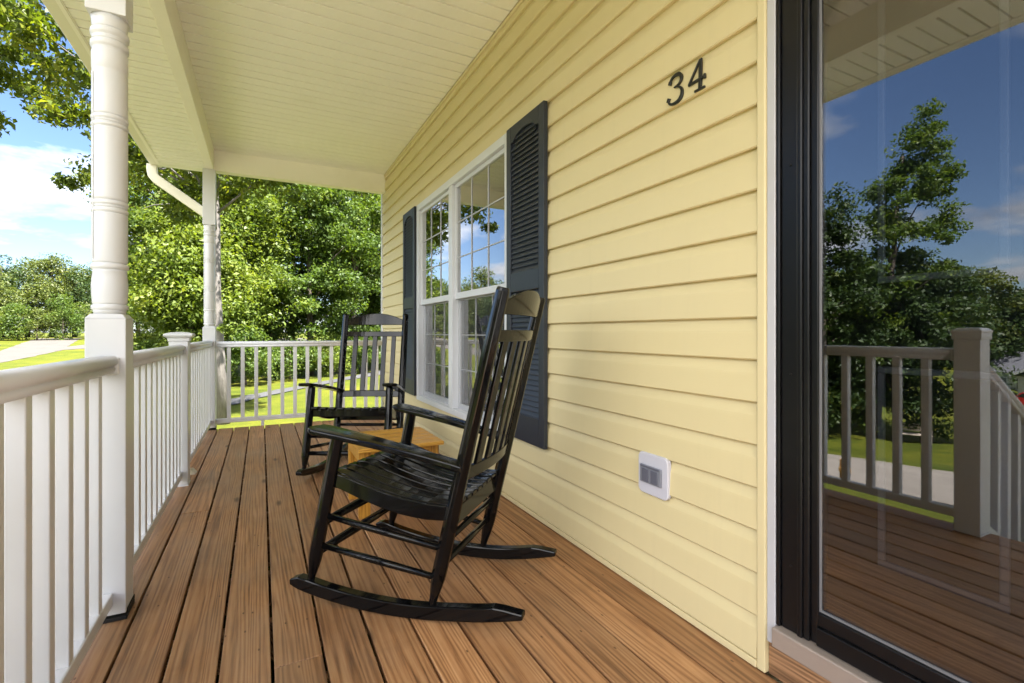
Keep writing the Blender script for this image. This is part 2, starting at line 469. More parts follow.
strip('dark_lane', [(-24.0,66),(-34,69),(-50,72)], [(-25.6,74),(-36,80),(-52,88)], M['asphalt'], 'dark side lane off the gravel road', .07)

# ------------------------------------------------------------------ porch floor
fl = MB()
rng = random.Random(5)
gaps = [-.556 + .1466*k for k in range(14)]
for k in range(13):
    a = gaps[k] + .0042 + rng.uniform(-.0008, .0008); b = gaps[k+1] - .0042 + rng.uniform(-.0008, .0008)
    b = min(b, 1.345)
    dz = rng.uniform(-.0012, .0008)
    cuts = {4: [1.655], 6: [3.9], 9: [2.35], 11: [5.0], 1: [3.3], 12: [.4]}.get(k, [])
    ends = [DY0 + rng.uniform(-.004,.004)] + cuts + [DY1 + rng.uniform(-.004, .004)]
    for i in range(len(ends)-1):
        y0 = ends[i] + (.0015 if i else 0); y1 = ends[i+1] - (.0015 if i < len(ends)-2 else 0)
        fl.box(a, b, y0, y1, -.026+dz, dz)
floor = fl.build('porch_floor', M['deck'], None, .0028, 2)
tag(floor, 'brown stained wooden deck boards of the porch', 'porch floor', kind='structure')
und = MB()
for k in range(18):
    y = DY0 + .03 + k*.4
    und.box(-.53, 1.33, y, y+.038, -.17, -.031)
und.box(-.535, -.497, DY0, DY1-.01, -.23, -.032)   # rim joists
und.box(-.496, 1.33, DY1-.048, DY1-.012, -.23, -.0315)
for y in (-1.1, 1.2, 3.5, 5.95):
    und.box(-.49, -.40, y-.045, y+.045, -2.0, -.175)
und.box(-.5345, -.515, DY0, DY1-.012, -1.3, -.2305)  # unseen skirt boards added to keep light out of the deck gaps
und.box(-.514, 1.33, DY1-.0475, DY1-.0125, -1.6, -.2305)
und_o = und.build('deck_framing', M['riser'], None, .002, 1)
tag(und_o, 'wooden joists and rim boards under the porch floor, with added skirt boards', 'deck framing', kind='structure')

# porch steps on the open side in front of the door
st = empty('porch_steps', (-.56, .4, 0))
tag(st, 'wooden steps leading down from the open side of the porch', 'steps')
for k in range(3):
    z = -.19*(k+1); x1 = -.03 - .28*k
    MB().box(x1-.30, x1, -.75, .72, z-.03, z).build('tread', M['deck'], st, .003)
    MB().box(x1-.02, x1, -.75, .72, z+.002, z+.158).build('riser', M['riser'], st, .002)
for yy in (-.80, .725):
    s_ = MB(); s_.add([(-.02,yy,-.20),(-.02,yy+.04,-.20),(-.95,yy,-.80),(-.95,yy+.04,-.80),(-.02,yy,-.42),(-.02,yy+.04,-.42),(-.95,yy,-1.1),(-.95,yy+.04,-1.1)],
          [(0,1,3,2),(4,6,7,5),(0,2,6,4),(1,5,7,3),(0,4,5,1),(2,3,7,6)])
    s_.build('stringer', M['riser'], st, .002)

# ------------------------------------------------------------------ house
house = empty('house', (WX, 3.0, 0))
tag(house, 'cream yellow sided house wall with white window and dark shutters', 'house')
house_inv = Matrix.Translation((-WX, -3.0, 0))
def hb(mb, name, mat, parent=house, bevel=0.0, seg=2):
    mb.v = [(x-WX, y-3.0, z) for x, y, z in mb.v]
    return mb.build(name, mat, parent, bevel, seg)

ROW = .1297; SZ0 = .0325; STOP = 2.92
def row_off(t):       # x offset of the siding face, t = 0 at the butt edge, 1 at the top of the course
    if t < .60: return -.0172 + .0042*t/.60
    u = (t-.60)/.40
    return -.0130 + .0148*(u*u*(3-2*u))
def siding_rows(mb, y0, y1, zlo, zhi, dx=0.0):
    k0 = int(math.floor((zlo-SZ0)/ROW + 1e-6))
    for k in range(max(k0,0), 60):
        a = SZ0 + k*ROW; b = a + ROW
        lo = max(a, zlo); hi = min(b, zhi)
        if hi - lo < .004: continue
        ts = [0,.1,.3,.5,.6,.66,.72,.78,.84,.9,.95,1.0]
        zz = sorted(set([lo, hi] + [a+t*ROW for t in ts if lo < a+t*ROW < hi]))
        jy = {0: 2.31, 17: 2.26, 9: 5.6, 5: 1.9 if False else 5.75}.get(k)
        spans = [(y0, y1, 0.0)]
        if jy and y0 < jy < y1: spans = [(y0, jy, -.0036), (jy, y1, 0.0)]
        for ya, yb, dd in spans:
            front = [(WX+row_off((z-a)/ROW)+dx+dd, z) for z in zz]
            prof = [(WX+.02, zz[0])] + ([(front[0][0]+.004, zz[0]-.004 if lo == a else zz[0])]) + front + [(WX+.02, zz[-1])]
            n = max(1, int((yb-ya)/.35))
            rings = []
            for i in range(n+1):
                y = ya + (yb-ya)*i/n
                rings.append([(x, y, z) for x, z in prof])
            mb.loft(rings)
WY0, WY1, WZ0, WZ1 = 2.650, 4.630, .375, 2.242      # window opening
sd = MB()
siding_rows(sd, .985, WY0, SZ0, STOP)
siding_rows(sd, WY1, 6.15, SZ0, STOP)
siding_rows(sd, WY0, WY1, SZ0, WZ0)
siding_rows(sd, WY0, WY1, WZ1, STOP)
siding_rows(sd, .02-.15, .985, 2.42, STOP)
siding_rows(sd, -1.30, -.16, SZ0, STOP)
hb(sd, 'siding', M['siding'])
# trim against door, base, ceiling, far corner
tb = MB()
tb.box(WX-.020, WX+.01, .957, .984, 0.004, 2.44)
hb(tb, 'door_channel', M['corner'], bevel=.003)
tb = MB(); tb.box(WX-.0215, WX+.01, .985, 6.15, .004, .0262)
hb(tb, 'base_strip', M['corner'], bevel=.002)
tb = MB(); tb.box(WX-.026, WX+.01, DY0, 6.13, 2.9215, CZ-.002)
hb(tb, 'ceiling_moulding', M['corner'], bevel=.004)
tb = MB(); tb.box(WX-.024, WX+.055, 6.151, 6.215, -.5, 2.94)
hb(tb, 'corner_board', M['white'], bevel=.004)
# the body of the house behind the wall
bd = MB()
bd.box(WX+.06, 9.0, 6.10, 6.20, -1.2, 3.6)
bd.box(8.9, 9.0, -1.3, 6.0995, -1.2, 3.6)
bd.box(WX+.06, 9.0, -1.4, -1.3005, -1.2, 3.6)
bd.box(WX+.03, WX+.05, -1.4, 6.2, -1.2, -.035)
bd.box(WX+.03, WX+.05, -1.3, 6.2, 2.96, 3.6)
hb(bd, 'outer_wall', M['siding'])
rf = MB()
rf.add([(1.30,-1.6,3.30),(1.30,6.5,3.30),(5.2,6.5,4.4),(5.2,-1.6,4.4),(9.4,6.5,3.3),(9.4,-1.6,3.3)], [(0,1,2,3),(3,2,4,5),(0,3,5),(1,4,2),(0,5,4,1)])
hb(rf, 'roof', M['shingle'])
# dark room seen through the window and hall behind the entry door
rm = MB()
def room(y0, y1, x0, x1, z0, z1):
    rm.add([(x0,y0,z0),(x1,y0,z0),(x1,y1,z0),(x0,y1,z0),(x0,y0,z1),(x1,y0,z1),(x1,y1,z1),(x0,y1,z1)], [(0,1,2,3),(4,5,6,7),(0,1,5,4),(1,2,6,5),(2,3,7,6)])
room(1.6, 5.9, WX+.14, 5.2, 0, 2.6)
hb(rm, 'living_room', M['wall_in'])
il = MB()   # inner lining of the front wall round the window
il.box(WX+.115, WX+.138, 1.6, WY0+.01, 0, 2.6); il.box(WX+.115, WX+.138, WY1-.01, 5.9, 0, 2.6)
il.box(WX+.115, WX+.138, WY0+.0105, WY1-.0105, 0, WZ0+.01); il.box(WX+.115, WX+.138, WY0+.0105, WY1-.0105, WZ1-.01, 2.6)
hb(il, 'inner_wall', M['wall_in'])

# window: one twin double-hung unit
XF = WX - .024
w = MB()
FT = .058
w.box(XF, WX+.11, WY0, WY0+FT, WZ0, WZ1); w.box(XF, WX+.11, WY1-FT, WY1, WZ0, WZ1)
w.box(XF, WX+.11, WY0+FT+.0002, WY1-FT-.0002, WZ0, WZ0+.045); w.box(XF, WX+.11, WY0+FT+.0002, WY1-FT-.0002, WZ1-FT, WZ1)
w.box(XF+.003, WX+.108, 3.645, 3.730, WZ0+.0452, WZ1-FT-.0002)
win = hb(w, 'window', M['winwhite'], bevel=.003)
win['label'] = 'white framed twin window reflecting the sky'
ZM = 1.302
def sub(mb, name, mat, bevel=0.0):
    mb.v = [(x-WX, y-3.0, z) for x, y, z in mb.v]
    o = mb.build(name, mat, win, bevel); return o
for (y0, y1) in ((WY0+FT, 3.645), (3.730, WY1-FT)):
    s = MB()   # upper sash
    a = .026; xx0, xx1 = WX+.004, WX+.034
    s.box(xx0, xx1, y0, y0+a, ZM-.02, WZ1-FT); s.box(xx0, xx1, y1-a, y1, ZM-.02, WZ1-FT)
    s.box(xx0, xx1, y0+a+.0002, y1-a-.0002, ZM-.02, ZM+.028); s.box(xx0, xx1, y0+a+.0002, y1-a-.0002, WZ1-FT-.03, WZ1-FT)
    sub(s, 'upper_sash', M['winwhite'], .002)
    s = MB(); xx0, xx1 = WX+.036, WX+.066
    s.box(xx0, xx1, y0, y0+a, WZ0+.045, ZM+.01); s.box(xx0, xx1, y1-a, y1, WZ0+.045, ZM+.01)
    s.box(xx0, xx1, y0+a+.0002, y1-a-.0002, WZ0+.045, WZ0+.085); s.box(xx0, xx1, y0+a+.0002, y1-a-.0002, ZM-.03, ZM+.01)
    sub(s, 'lower_sash', M['winwhite'], .002)
    gy0, gy1 = y0+a, y1-a
    sub(MB().box(WX+.016, WX+.020, gy0-.004, gy1+.004, ZM+.024, WZ1-FT-.026), 'pane', M['glass'])
    sub(MB().box(WX+.048, WX+.052, gy0-.004, gy1+.004, WZ0+.081, ZM-.026), 'pane', M['glass'])
    sub(MB().box(WX+.0245, WX+.0255, gy0-.012, gy1+.012, WZ0+.048, ZM-.021), 'insect_screen', M['screen'])
    g = MB(); h0, h1 = ZM+.028, WZ1-FT-.03
    for k in (1, 2):
        yy = gy0 + (gy1-gy0)*k/3; g.box(WX+.0105, WX+.0158, yy-.0036, yy+.0036, h0-.004, h1+.004)
        zz = h0 + (h1-h0)*k/3; g.box(WX+.0110, WX+.0156, gy0-.004, gy1+.004, zz-.0036, zz+.0036)
    sub(g, 'muntin_grid', M['casing'])
    g = MB(); h0, h1 = WZ0+.085, ZM-.03
    for k in (1, 2):
        yy = gy0 + (gy1-gy0)*k/3; g.box(WX+.0425, WX+.0478, yy-.0036, yy+.0036, h0-.004, h1+.004)
        zz = h0 + (h1-h0)*k/3; g.box(WX+.0430, WX+.0476, gy0-.004, gy1+.004, zz-.0036, zz+.0036)
    sub(g, 'muntin_grid', M['casing'])

for (y0, y1) in ((WY0+FT, 3.645), (3.730, WY1-FT)):
    bl = MB(); z = WZ0 + .06
    while z < WZ1 - .06:
        bl.add([(WX+.084,y0+.03,z),(WX+.102,y0+.03,z+.017),(WX+.102,y1-.03,z+.017),(WX+.084,y1-.03,z)], [(0,1,2,3)])
        z += .034
    sub(bl, 'blind', M['blind'])

# louvred shutters
def shutter(y0, y1, z0, z1):
    f = MB(); x0, x1 = WX-.044, WX-.0185
    sw = .055
    f.box(x0, x1, y0, y0+sw, z0, z1); f.box(x0, x1, y1-sw, y1, z0, z1)
    f.box(x0+.0005, x1, y0+sw+.0002, y1-sw-.0002, z0, z0+.15)
    zm = (z0+z1)/2 - .01
    f.box(x0+.0005, x1, y0+sw+.0002, y1-sw-.0002, zm-.055, zm+.055)
    # arched top rail
    n = 14; ya, yb = y0+sw+.0002, y1-sw-.0002
    low = []
    for i in range(n+1):
        u = i/n; s = 2*u-1
        cut = .098 - .040*max(0.0, 1-(abs(s)/.78)**2)**.5 if abs(s) < .78 else .098
        low.append((ya+(yb-ya)*u, z1-cut))
    rings = []
    for y, z in low: rings.append([(x0+.0005, y, z), (x1, y, z), (x1, y, z1), (x0+.0005, y, z1)])
    f.loft(rings)
    f.box(x1-.006, x1, y0+sw+.0004, y1-sw-.0004, z0+.15, z1-.05)
    so = hb(f, 'shutter', M['shutter'], bevel=.003)
    l = MB()
    for lo, hi in ((z0+.152, zm-.057), (zm+.057, z1-.058)):
        cnt = int((hi-lo)/.0285)
        for i in range(cnt):
            z = lo + (hi-lo)*(i+.5)/cnt
            a = (x0+.006, z-.017); b = (x1-.008, z+.012)
            if z > z1-.115 and lo > zm:   # under the arch only
                yy0, yy1 = y0+sw+.045, y1-sw-.045
            else: yy0, yy1 = y0+sw+.0006, y1-sw-.0006
            th = .004
            l.add([(a[0],yy0,a[1]),(b[0],yy0,b[1]),(b[0],yy0,b[1]+th),(a[0],yy0,a[1]+th),(a[0],yy1,a[1]),(b[0],yy1,b[1]),(b[0],yy1,b[1]+th),(a[0],yy1,a[1]+th)],
                  [(0,1,2,3),(7,6,5,4),(0,4,5,1),(1,5,6,2),(2,6,7,3),(3,7,4,0)])
    l.v = [(x-WX, y-3.0, z) for x, y, z in l.v]
    l.build('louvres', M['shutter'], so)
    return so
s1 = shutter(2.202, 2.640, .408, 2.234); s1['label'] = 'dark louvred shutter behind the front rocking chair'
s2 = shutter(4.640, 5.065, .408, 2.240); s2['label'] = 'dark louvred shutter beside the rear rocking chair'

# entry: white casing, black storm door with full glass, dark panelled door behind it
cs = MB()
cs.box(WX-.012, WX+.06, .930, .9565, .10, 2.40)
cs.box(WX-.012, WX+.06, -.13, .9298, 2.36, 2.40)
cs.box(WX-.012, WX+.06, -.157, -.1302, .10, 2.40)
hb(cs, 'door_casing', M['casing'], bevel=.003)
GY0, GY1, GZ0, GZ1 = -.02, .812, .255, 2.26
sdm = MB()
sdm.box(WX-.010, WX+.06, .917, .9295, .162, 2.3595)
sdm.box(WX-.002, WX+.06, .868, .9168, .162, 2.3595)
sdm.box(WX-.008, WX+.06, .853, .8678, .162, 2.3595)
sdm.box(WX-.0025, WX+.05, .836, .8528, .162, 2.3595)
sdm.box(WX+.006, WX+.05, .815, .8358, .162, 2.3595)
sdm.box(WX-.002, WX+.06, -.1295, GY0-.003, .162, 2.3595)
sdm.box(WX-.003, WX+.06, GY0-.0028, .8148, 2.264, 2.3595)
sdm.box(WX-.006, WX+.05, GY0-.0028, .8148, .164, .215)
sdm.box(WX+.003, WX+.05, GY0-.0028, .8148, .2152, .252)
sdo = hb(sdm, 'storm_door', M['bdoor'], bevel=.003)
def sdsub(mb, name, mat, bevel=0.0):
    mb.v = [(x-WX, y-3.0, z) for x, y, z in mb.v]; return mb.build(name, mat, sdo, bevel)
sdsub(MB().box(WX+.016, WX+.0205, GY0-.001, GY1+.001, GZ0-.001, GZ1+.002), 'pane', M['doorglass'])
gk = MB()
gk.box(WX+.010, WX+.0155, GY1-.0015, GY1+.0025, GZ0-.002, GZ1+.003)
gk.box(WX+.010, WX+.0155, GY0-.002, GY1-.0017, GZ0-.002, GZ0+.003)
sdsub(gk, 'gasket', M['gask'])
for z in (.35, .9, 1.5):
    sdsub(MB().tube([(WX-.0035,.888,z),(WX-.0015,.888,z)], [.0035,.0035], 10), 'screw', M['bdoor'])
# sill and wooden riser
hb(MB().box(WX-.03, WX+.14, -.15, .9295, .104, .1605), 'door_sill', M['alu'], bevel=.004)
hb(MB().box(WX-.004, WX+.05, -.14, .956, .001, .1035), 'sill_riser', M['riser'], bevel=.002)
# entry door behind
ed = MB(); EX = WX+.115
ed.box(EX, EX+.045, -.08, .86, .165, 2.3)
edo = hb(ed, 'entry_door', M['indoor'], bevel=.002)
pn = MB()
def mould(ya, yb, za, zb):
    c = .018
    for (a0,a1,b0,b1) in ((ya,yb,za,za+c),(ya,yb,zb-c,zb),(ya,ya+c,za+c,zb-c),(yb-c,yb,za+c,zb-c)):
        pn.box(EX-.010, EX-.0005, a0, a1, b0, b1)
for ya, yb in ((.46,.72), (.05,.31)):
    mould(ya, yb, .40, .93); mould(ya, yb, 1.15, 2.12)
pn.v = [(x-WX, y-3.0, z) for x, y, z in pn.v]
pn.build('panel_moulding', M['inmould'], edo, .004)
hb(MB().box(EX+.02, EX+.10, -.16, -.0805, .165, 2.4).box(EX+.02, EX+.10, .8605, 1.0, .165, 2.4), 'door_jamb', M['indoor'])

# ------------------------------------------------------------------ porch roof
proof = empty('porch_roof', (.4, 2.0, 2.73))
tag(proof, 'cream panelled porch ceiling and roof over the deck', 'porch roof')
def pb(mb, name, mat, bevel=0.0, parent=None):
    mb.v = [(x-.4, y-2.0, z-2.73) for x, y, z in mb.v]
    return mb.build(name, mat, parent or proof, bevel)
def panelled(x0, x1, y0, y1, z, pitch, depth=.008, phase=0.0):
    mb = MB(); prof = []
    y = y0; k = 0
    prof.append((y0, z))
    yy = math.floor((y0-phase)/pitch)*pitch + phase + pitch
    while yy < y1-.02:
        w = .0062 if k % 3 else .0078; dp = .040 if k % 3 else .050
        prof += [(yy-w, z), (yy-w+.0006, z+dp), (yy+w-.0006, z+dp), (yy+w, z)]
        # shallow pressed step beside the groove
        prof += [(yy+w+.010, z+.0004)]
        yy += pitch; k += 1
    prof.append((y1, z))
    vs = [(x0, a, b) for a, b in prof] + [(x1, a, b) for a, b in prof]
    n = len(prof); fs = [(i, i+1, n+i+1, n+i) for i in range(n-1)]
    mb.add(vs, fs)
    m = len(mb.v)
    mb.add([(x0,y0,z+.07),(x1,y0,z+.07),(x1,y1,z+.07),(x0,y1,z+.07)], [(0,1,2,3)])
    return mb
pb(panelled(-.445, WX-.0262, DY0, 6.03, CZ, .1122, .009, .04), 'ceiling', M['ceiling'])
pb(panelled(-.925, -.525, DY0, 6.19, 2.742, .0935, .006, .02), 'soffit', M['ceiling'])
bmm = MB(); bmm.box(-.522, -.446, DY0, 6.03, 2.728, CZ+.05)
pb(bmm, 'beam', M['beam'], .004)
bmm = MB(); bmm.box(-.522, WX-.005, 6.0305, 6.115, 2.7285, CZ+.05)
pb(bmm, 'beam', M['beam'], .004)
ch = MB(); ch.box(-.925, WX-.005, 6.116, 6.19, 2.7435, CZ+.05)
pb(ch, 'end_board', M['beam'], .003)
jc = MB(); jc.box(-.9255, -.9195, DY0, 6.19, 2.7375, 2.7425)
pb(jc, 'soffit_channel', M['beam'], .001)
fa = MB(); fa.box(-.950, -.926, DY0, 6.205, 2.735, 2.90)
pb(fa, 'fascia', M['beam'], .002)
gt = MB()
gprof = [(-.951,2.738),(-1.012,2.738),(-1.022,2.752),(-1.026,2.785),(-1.044,2.81),(-1.05,2.845),(-1.05,2.868),(-1.04,2.868),(-1.04,2.848),(-1.033,2.815),(-1.016,2.79),(-1.012,2.745),(-.951,2.745)]
gt.loft([[(x, y, z) for x, z in gprof] for y in (DY0, 6.21)])
pb(gt, 'gutter', M['gutter'])
sl = MB()
sl.add([(-1.0,DY0-.05,2.885),(-1.0,6.24,2.885),(1.36,6.24,3.62),(1.36,DY0-.05,3.62),(-1.0,DY0-.05,2.915),(-1.0,6.24,2.915),(1.36,6.24,3.65),(1.36,DY0-.05,3.65)],
       [(0,1,2,3),(4,7,6,5),(0,4,5,1),(1,5,6,2),(2,6,7,3),(3,7,4,0)])
pb(sl, 'shingle_deck', M['shingle'])
gw = MB()
gw.add([(-.95,6.155,2.99),(1.35,6.155,2.99),(1.35,6.155,3.60),(-.95,6.155,2.9)], [(0,1,2,3)])
pb(gw, 'gable_panel', M['siding'])
# downspout: outlet, elbow, slanting pipe, drop behind the far post
dsp = MB()
path = [Vector((-1.0,6.165,2.745)), Vector((-1.0,6.165,2.68)), Vector((-.992,6.165,2.635)), Vector((-.965,6.165,2.60)), Vector((-.55,6.165,2.305)), Vector((-.50,6.165,2.26)), Vector((-.488,6.165,2.20)), Vector((-.488,6.165,-.55))]
rings = []
for i, p in enumerate(path):
    d = (path[min(i+1,len(path)-1)]-path[max(i-1,0)]).normalized()
    s = Vector((d.z, 0, -d.x)).normalized()
    ring = []
    for (a, b) in ((-.038,-.030),(.038,-.030),(.045,-.022),(.045,.022),(.038,.030),(-.038,.030),(-.045,.022),(-.045,-.022)):
        ring.append(p + s*a + Vector((0, b, 0)))
    rings.append(ring)
dsp.loft(rings)
pb(dsp, 'downspout', M['gutter'], .003)

# ------------------------------------------------------------------ posts
def post_parts(root):
    b = MB()
    b.box(-PW, PW, -PW, PW, .022, 1.070)
    b.add([(-PW,-PW,1.0702),(PW,-PW,1.0702),(PW,PW,1.0702),(-PW,PW,1.0702),(-.046,-.046,1.086),(.046,-.046,1.086),(.046,.046,1.086),(-.046,.046,1.086)],
          [(0,1,5,4),(1,2,6,5),(2,3,7,6),(3,0,4,7),(4,5,6,7)])
    b.build('base_block', M['post'], root, .003)
    s = MB()
    def ring(z, r, rr, h=.010): return [(r+.0012, z-h-.0022), (r-.0022, z-h-.0008), (r-.0022, z-h+.0004), (rr-.0006, z-h*.62), (rr, z-h*.2), (rr, z+h*.2), (rr-.0006, z+h*.62), (r-.0022, z+h-.0004), (r-.0022, z+h+.0008), (r+.0012, z+h+.0022)]
    prof = [(.045,1.084),(.047,1.094)] + ring(1.110,.0485,.0535,.011) + [(.0500,1.128),(.0525,1.165),(.0530,1.19),(.0510,1.215),(.0485,1.235)] + ring(1.256,.0495,.0550,.012)
    prof += [(.0515,1.275),(.0520,1.44)] + ring(1.456,.0505,.0538,.009) + ring(1.482,.0505,.0538,.009)
    prof += [(.0520,1.502),(.0520,1.745)] + ring(1.760,.0505,.0538,.009) + ring(1.786,.0505,.0538,.009) + [(.0520,1.802),(.0520,1.948),(.0495,1.952),(.0495,1.957),(.0525,1.962),(.0525,2.02)]
    prof += [(.0500,2.024),(.0500,2.030)] + ring(2.048,.0500,.0555,.014) + [(.0510,2.066),(.0510,2.072)] + ring(2.090,.0505,.0560,.014) + [(.0500,2.108),(.0520,2.125),(.0540,2.147)]
    s.lathe(0, 0, prof, 40)
    # the seam of the two-piece column sleeve
    s.box(-.0405, -.0385, -.0375, -.0350, 1.28, 1.94)
    s.build('turned_shaft', M['post'], root)
    MB().box(-PW, PW, -PW, PW, 2.147, 2.7275).build('top_block', M['post'], root, .003)
    f = MB(); f.box(-PW-.002, PW+.004, -PW-.007, PW+.003, .0015, .015)
    f.box(PW+.0005, PW+.004, -PW+.01, PW+.003, .0152, .034)
    f.build('foot_bracket', M['rubber'], root, .002)
p1 = empty('porch_post', (RX, 2.2375, 0)); post_parts(p1)
tag(p1, 'thick white turned porch post nearest the viewer', 'post', 'turned posts holding up the porch roof')
p2 = copy_tree(p1); p2.location = (RX, 6.043-.0, 0)
tag(p2, 'white turned porch post at the far corner beside the downspout', 'post', 'turned posts holding up the porch roof')

# ------------------------------------------------------------------ railings
def rail_profile(half=.036, z0=.868, z1=.930):
    k = (z1-z0)/.062
    h = [(.022,0),(.0285,.004),(.0310,.011),(.0300,.019),(.0265,.0235),(.0285,.0265),(.0350,.031),(.0385,.038),(.0385,.046),(.0355,.054),(.0290,.0595),(.0200,.0618),(0,.0625)]
    h = [(a, z0 + b*k) for a, b in h]
    return [(-a, b) for a, b in h] + [(a, b) for a, b in reversed(h[:-1])]
def railing(name, a, b, bal, label, supports=(), z1=.938, dz=0.0):
    """a, b: ends of the run; bal: distances of the balusters along it"""
    a = Vector((*a, 0)); b = Vector((*b, 0)); L = (b-a).length
    root = empty(name, a, math.atan2((b-a).y, (b-a).x))
    tag(root, label, 'railing', 'white porch railing sections')
    t = MB(); pr = rail_profile(z0=z1-.062, z1=z1)
    t.loft([[(x, -q, z) for q, z in pr] for x in (0.001, L-.001)], smooth=True)
    t.build('top_rail', M['white'], root)
    bz0, bz1 = .058-dz*0, .104
    MB().box(.001, L-.001, -.022, .022, bz0, bz1).build('bottom_rail', M['white'], root, .005)
    for d in bal:
        MB().box(d-.0185, d+.0185, -.0185, .0185, bz1-.002, z1-.060).build('baluster', M['white'], root, .003)
    for d in supports:
        MB().box(d-.016, d+.016, -.016, .016, .0005, bz0+.001).build('support_block', M['white'], root, .002)
    # end brackets of the rails
    for x in (0.0, L-.011):
        MB().box(x, x+.011, -.040, .040, z1-.066, z1-.004).build('rail_bracket', M['white'], root, .005)
    return root
NY = 3.93     # intermediate newel
N0 = 1.16    # newel at the head of the steps
nb = [2.043-.1385*k for k in range(6)]
railing('porch_railing', (RX, N0+.062), (RX, 2.179), sorted(y-(N0+.062) for y in nb if y > N0+.1), 'white baluster railing between the stair newel and the nearest post')
n2 = 11; railing('porch_railing', (RX, 2.296), (RX, NY-.056), [.072+(NY-.056-2.296-.144)*k/n2 for k in range(n2+1)], 'white baluster railing between the nearest post and the middle newel')
n3 = 13; railing('porch_railing', (RX, NY+.056), (RX, 5.984), [.072+(5.984-NY-.056-.144)*k/n3 for k in range(n3+1)], 'white baluster railing between the middle newel and the far post')
railing('porch_railing', (RX+.0585, 6.043), (WX-.026, 6.043), [(-.310+.1295*k)-(RX+.0585) for k in range(13) if -.31+.1295*k < WX-.06], 'white baluster railing across the far end of the porch', (.44, 1.3), z1=.925)

def newel(x, y, z0, ztop, label, cw=.081):
    root = empty('newel_post', (x, y, z0))
    tag(root, label, 'newel post', 'short capped newel posts of the railing')
    hgt = ztop - z0
    MB().box(-.0535, .0535, -.0535, .0535, .012, hgt-.062).build('shaft', M['white'], root, .004)
    c = MB()
    def sq(h, z): return [(-h,-h,z),(h,-h,z),(h,h,z),(-h,h,z)]
    c.loft([sq(.058,hgt-.0618), sq(.060,hgt-.050), sq(.060,hgt-.042), sq(cw*.95,hgt-.030), sq(cw,hgt-.024), sq(cw,hgt-.016), sq(cw-.007,hgt-.011), sq(.045,hgt-.003), sq(.008,hgt)])
    c.build('cap', M['white'], root, .0015)
    f = MB(); f.box(-.0555, .0555, -.0555, .0555, .0012, .0118); f.build('base_trim', M['white'], root, .002)
    return root
newel(RX, NY, 0, 1.024, 'white capped newel halfway along the side railing')
newel(RX, N0, 0, 1.045, 'white capped newel at the head of the steps, reflected in the door', .062)
gz = Tz(-1.5, N0)
newel(-1.42, N0+.03, gz, .47, 'low white newel at the foot of the steps')
# sloping stair rail
sr = empty('stair_railing', (RX-.055, N0, 0))
tag(sr, 'white sloping stair railing running down from the porch', 'railing', 'white porch railing sections')
L = .82; dzs = -.46
t = MB(); pr = rail_profile(z0=.825, z1=.888)
t.loft([[(x, q, z + dzs*(-x)/L) for q, z in pr] for x in (0, -L)], True); t.build('top_rail', M['white'], sr)
t = MB(); t.loft([[(x, q, z + dzs*(-x)/L) for q, z in ((-.02,.02),(.02,.02),(.02,.065),(-.02,.065))] for x in (0,-L)]); t.build('bottom_rail', M['white'], sr, .004)
for k in range(6):
    x = -.09 - k*.128; dz = dzs*(-x)/L
    MB().box(x-.0185, x+.0185, -.0185, .0185, .06+dz, .83+dz).build('baluster', M['white'], sr, .003)

# loose beige rail clip on the floor
ck = MB()
ck.add([(-.028,-.05,.001),(.030,-.035,.001),(.034,.055,.001),(-.014,.05,.001),(-.02,-.03,.038),(.004,-.026,.040),(.010,.044,.034),(-.010,.042,.036)],
       [(0,3,2,1),(4,5,6,7),(0,1,5,4),(1,2,6,5),(2,3,7,6),(3,0,4,7)])
ck.v = [(x, y, z) for x, y, z in ck.v]
cko = ck.build('rail_clip', M['clip'], None, .003)
cko.location = (-.452, 4.20, .0)
tag(cko, 'small loose beige rail bracket lying at the edge of the deck', 'bracket')

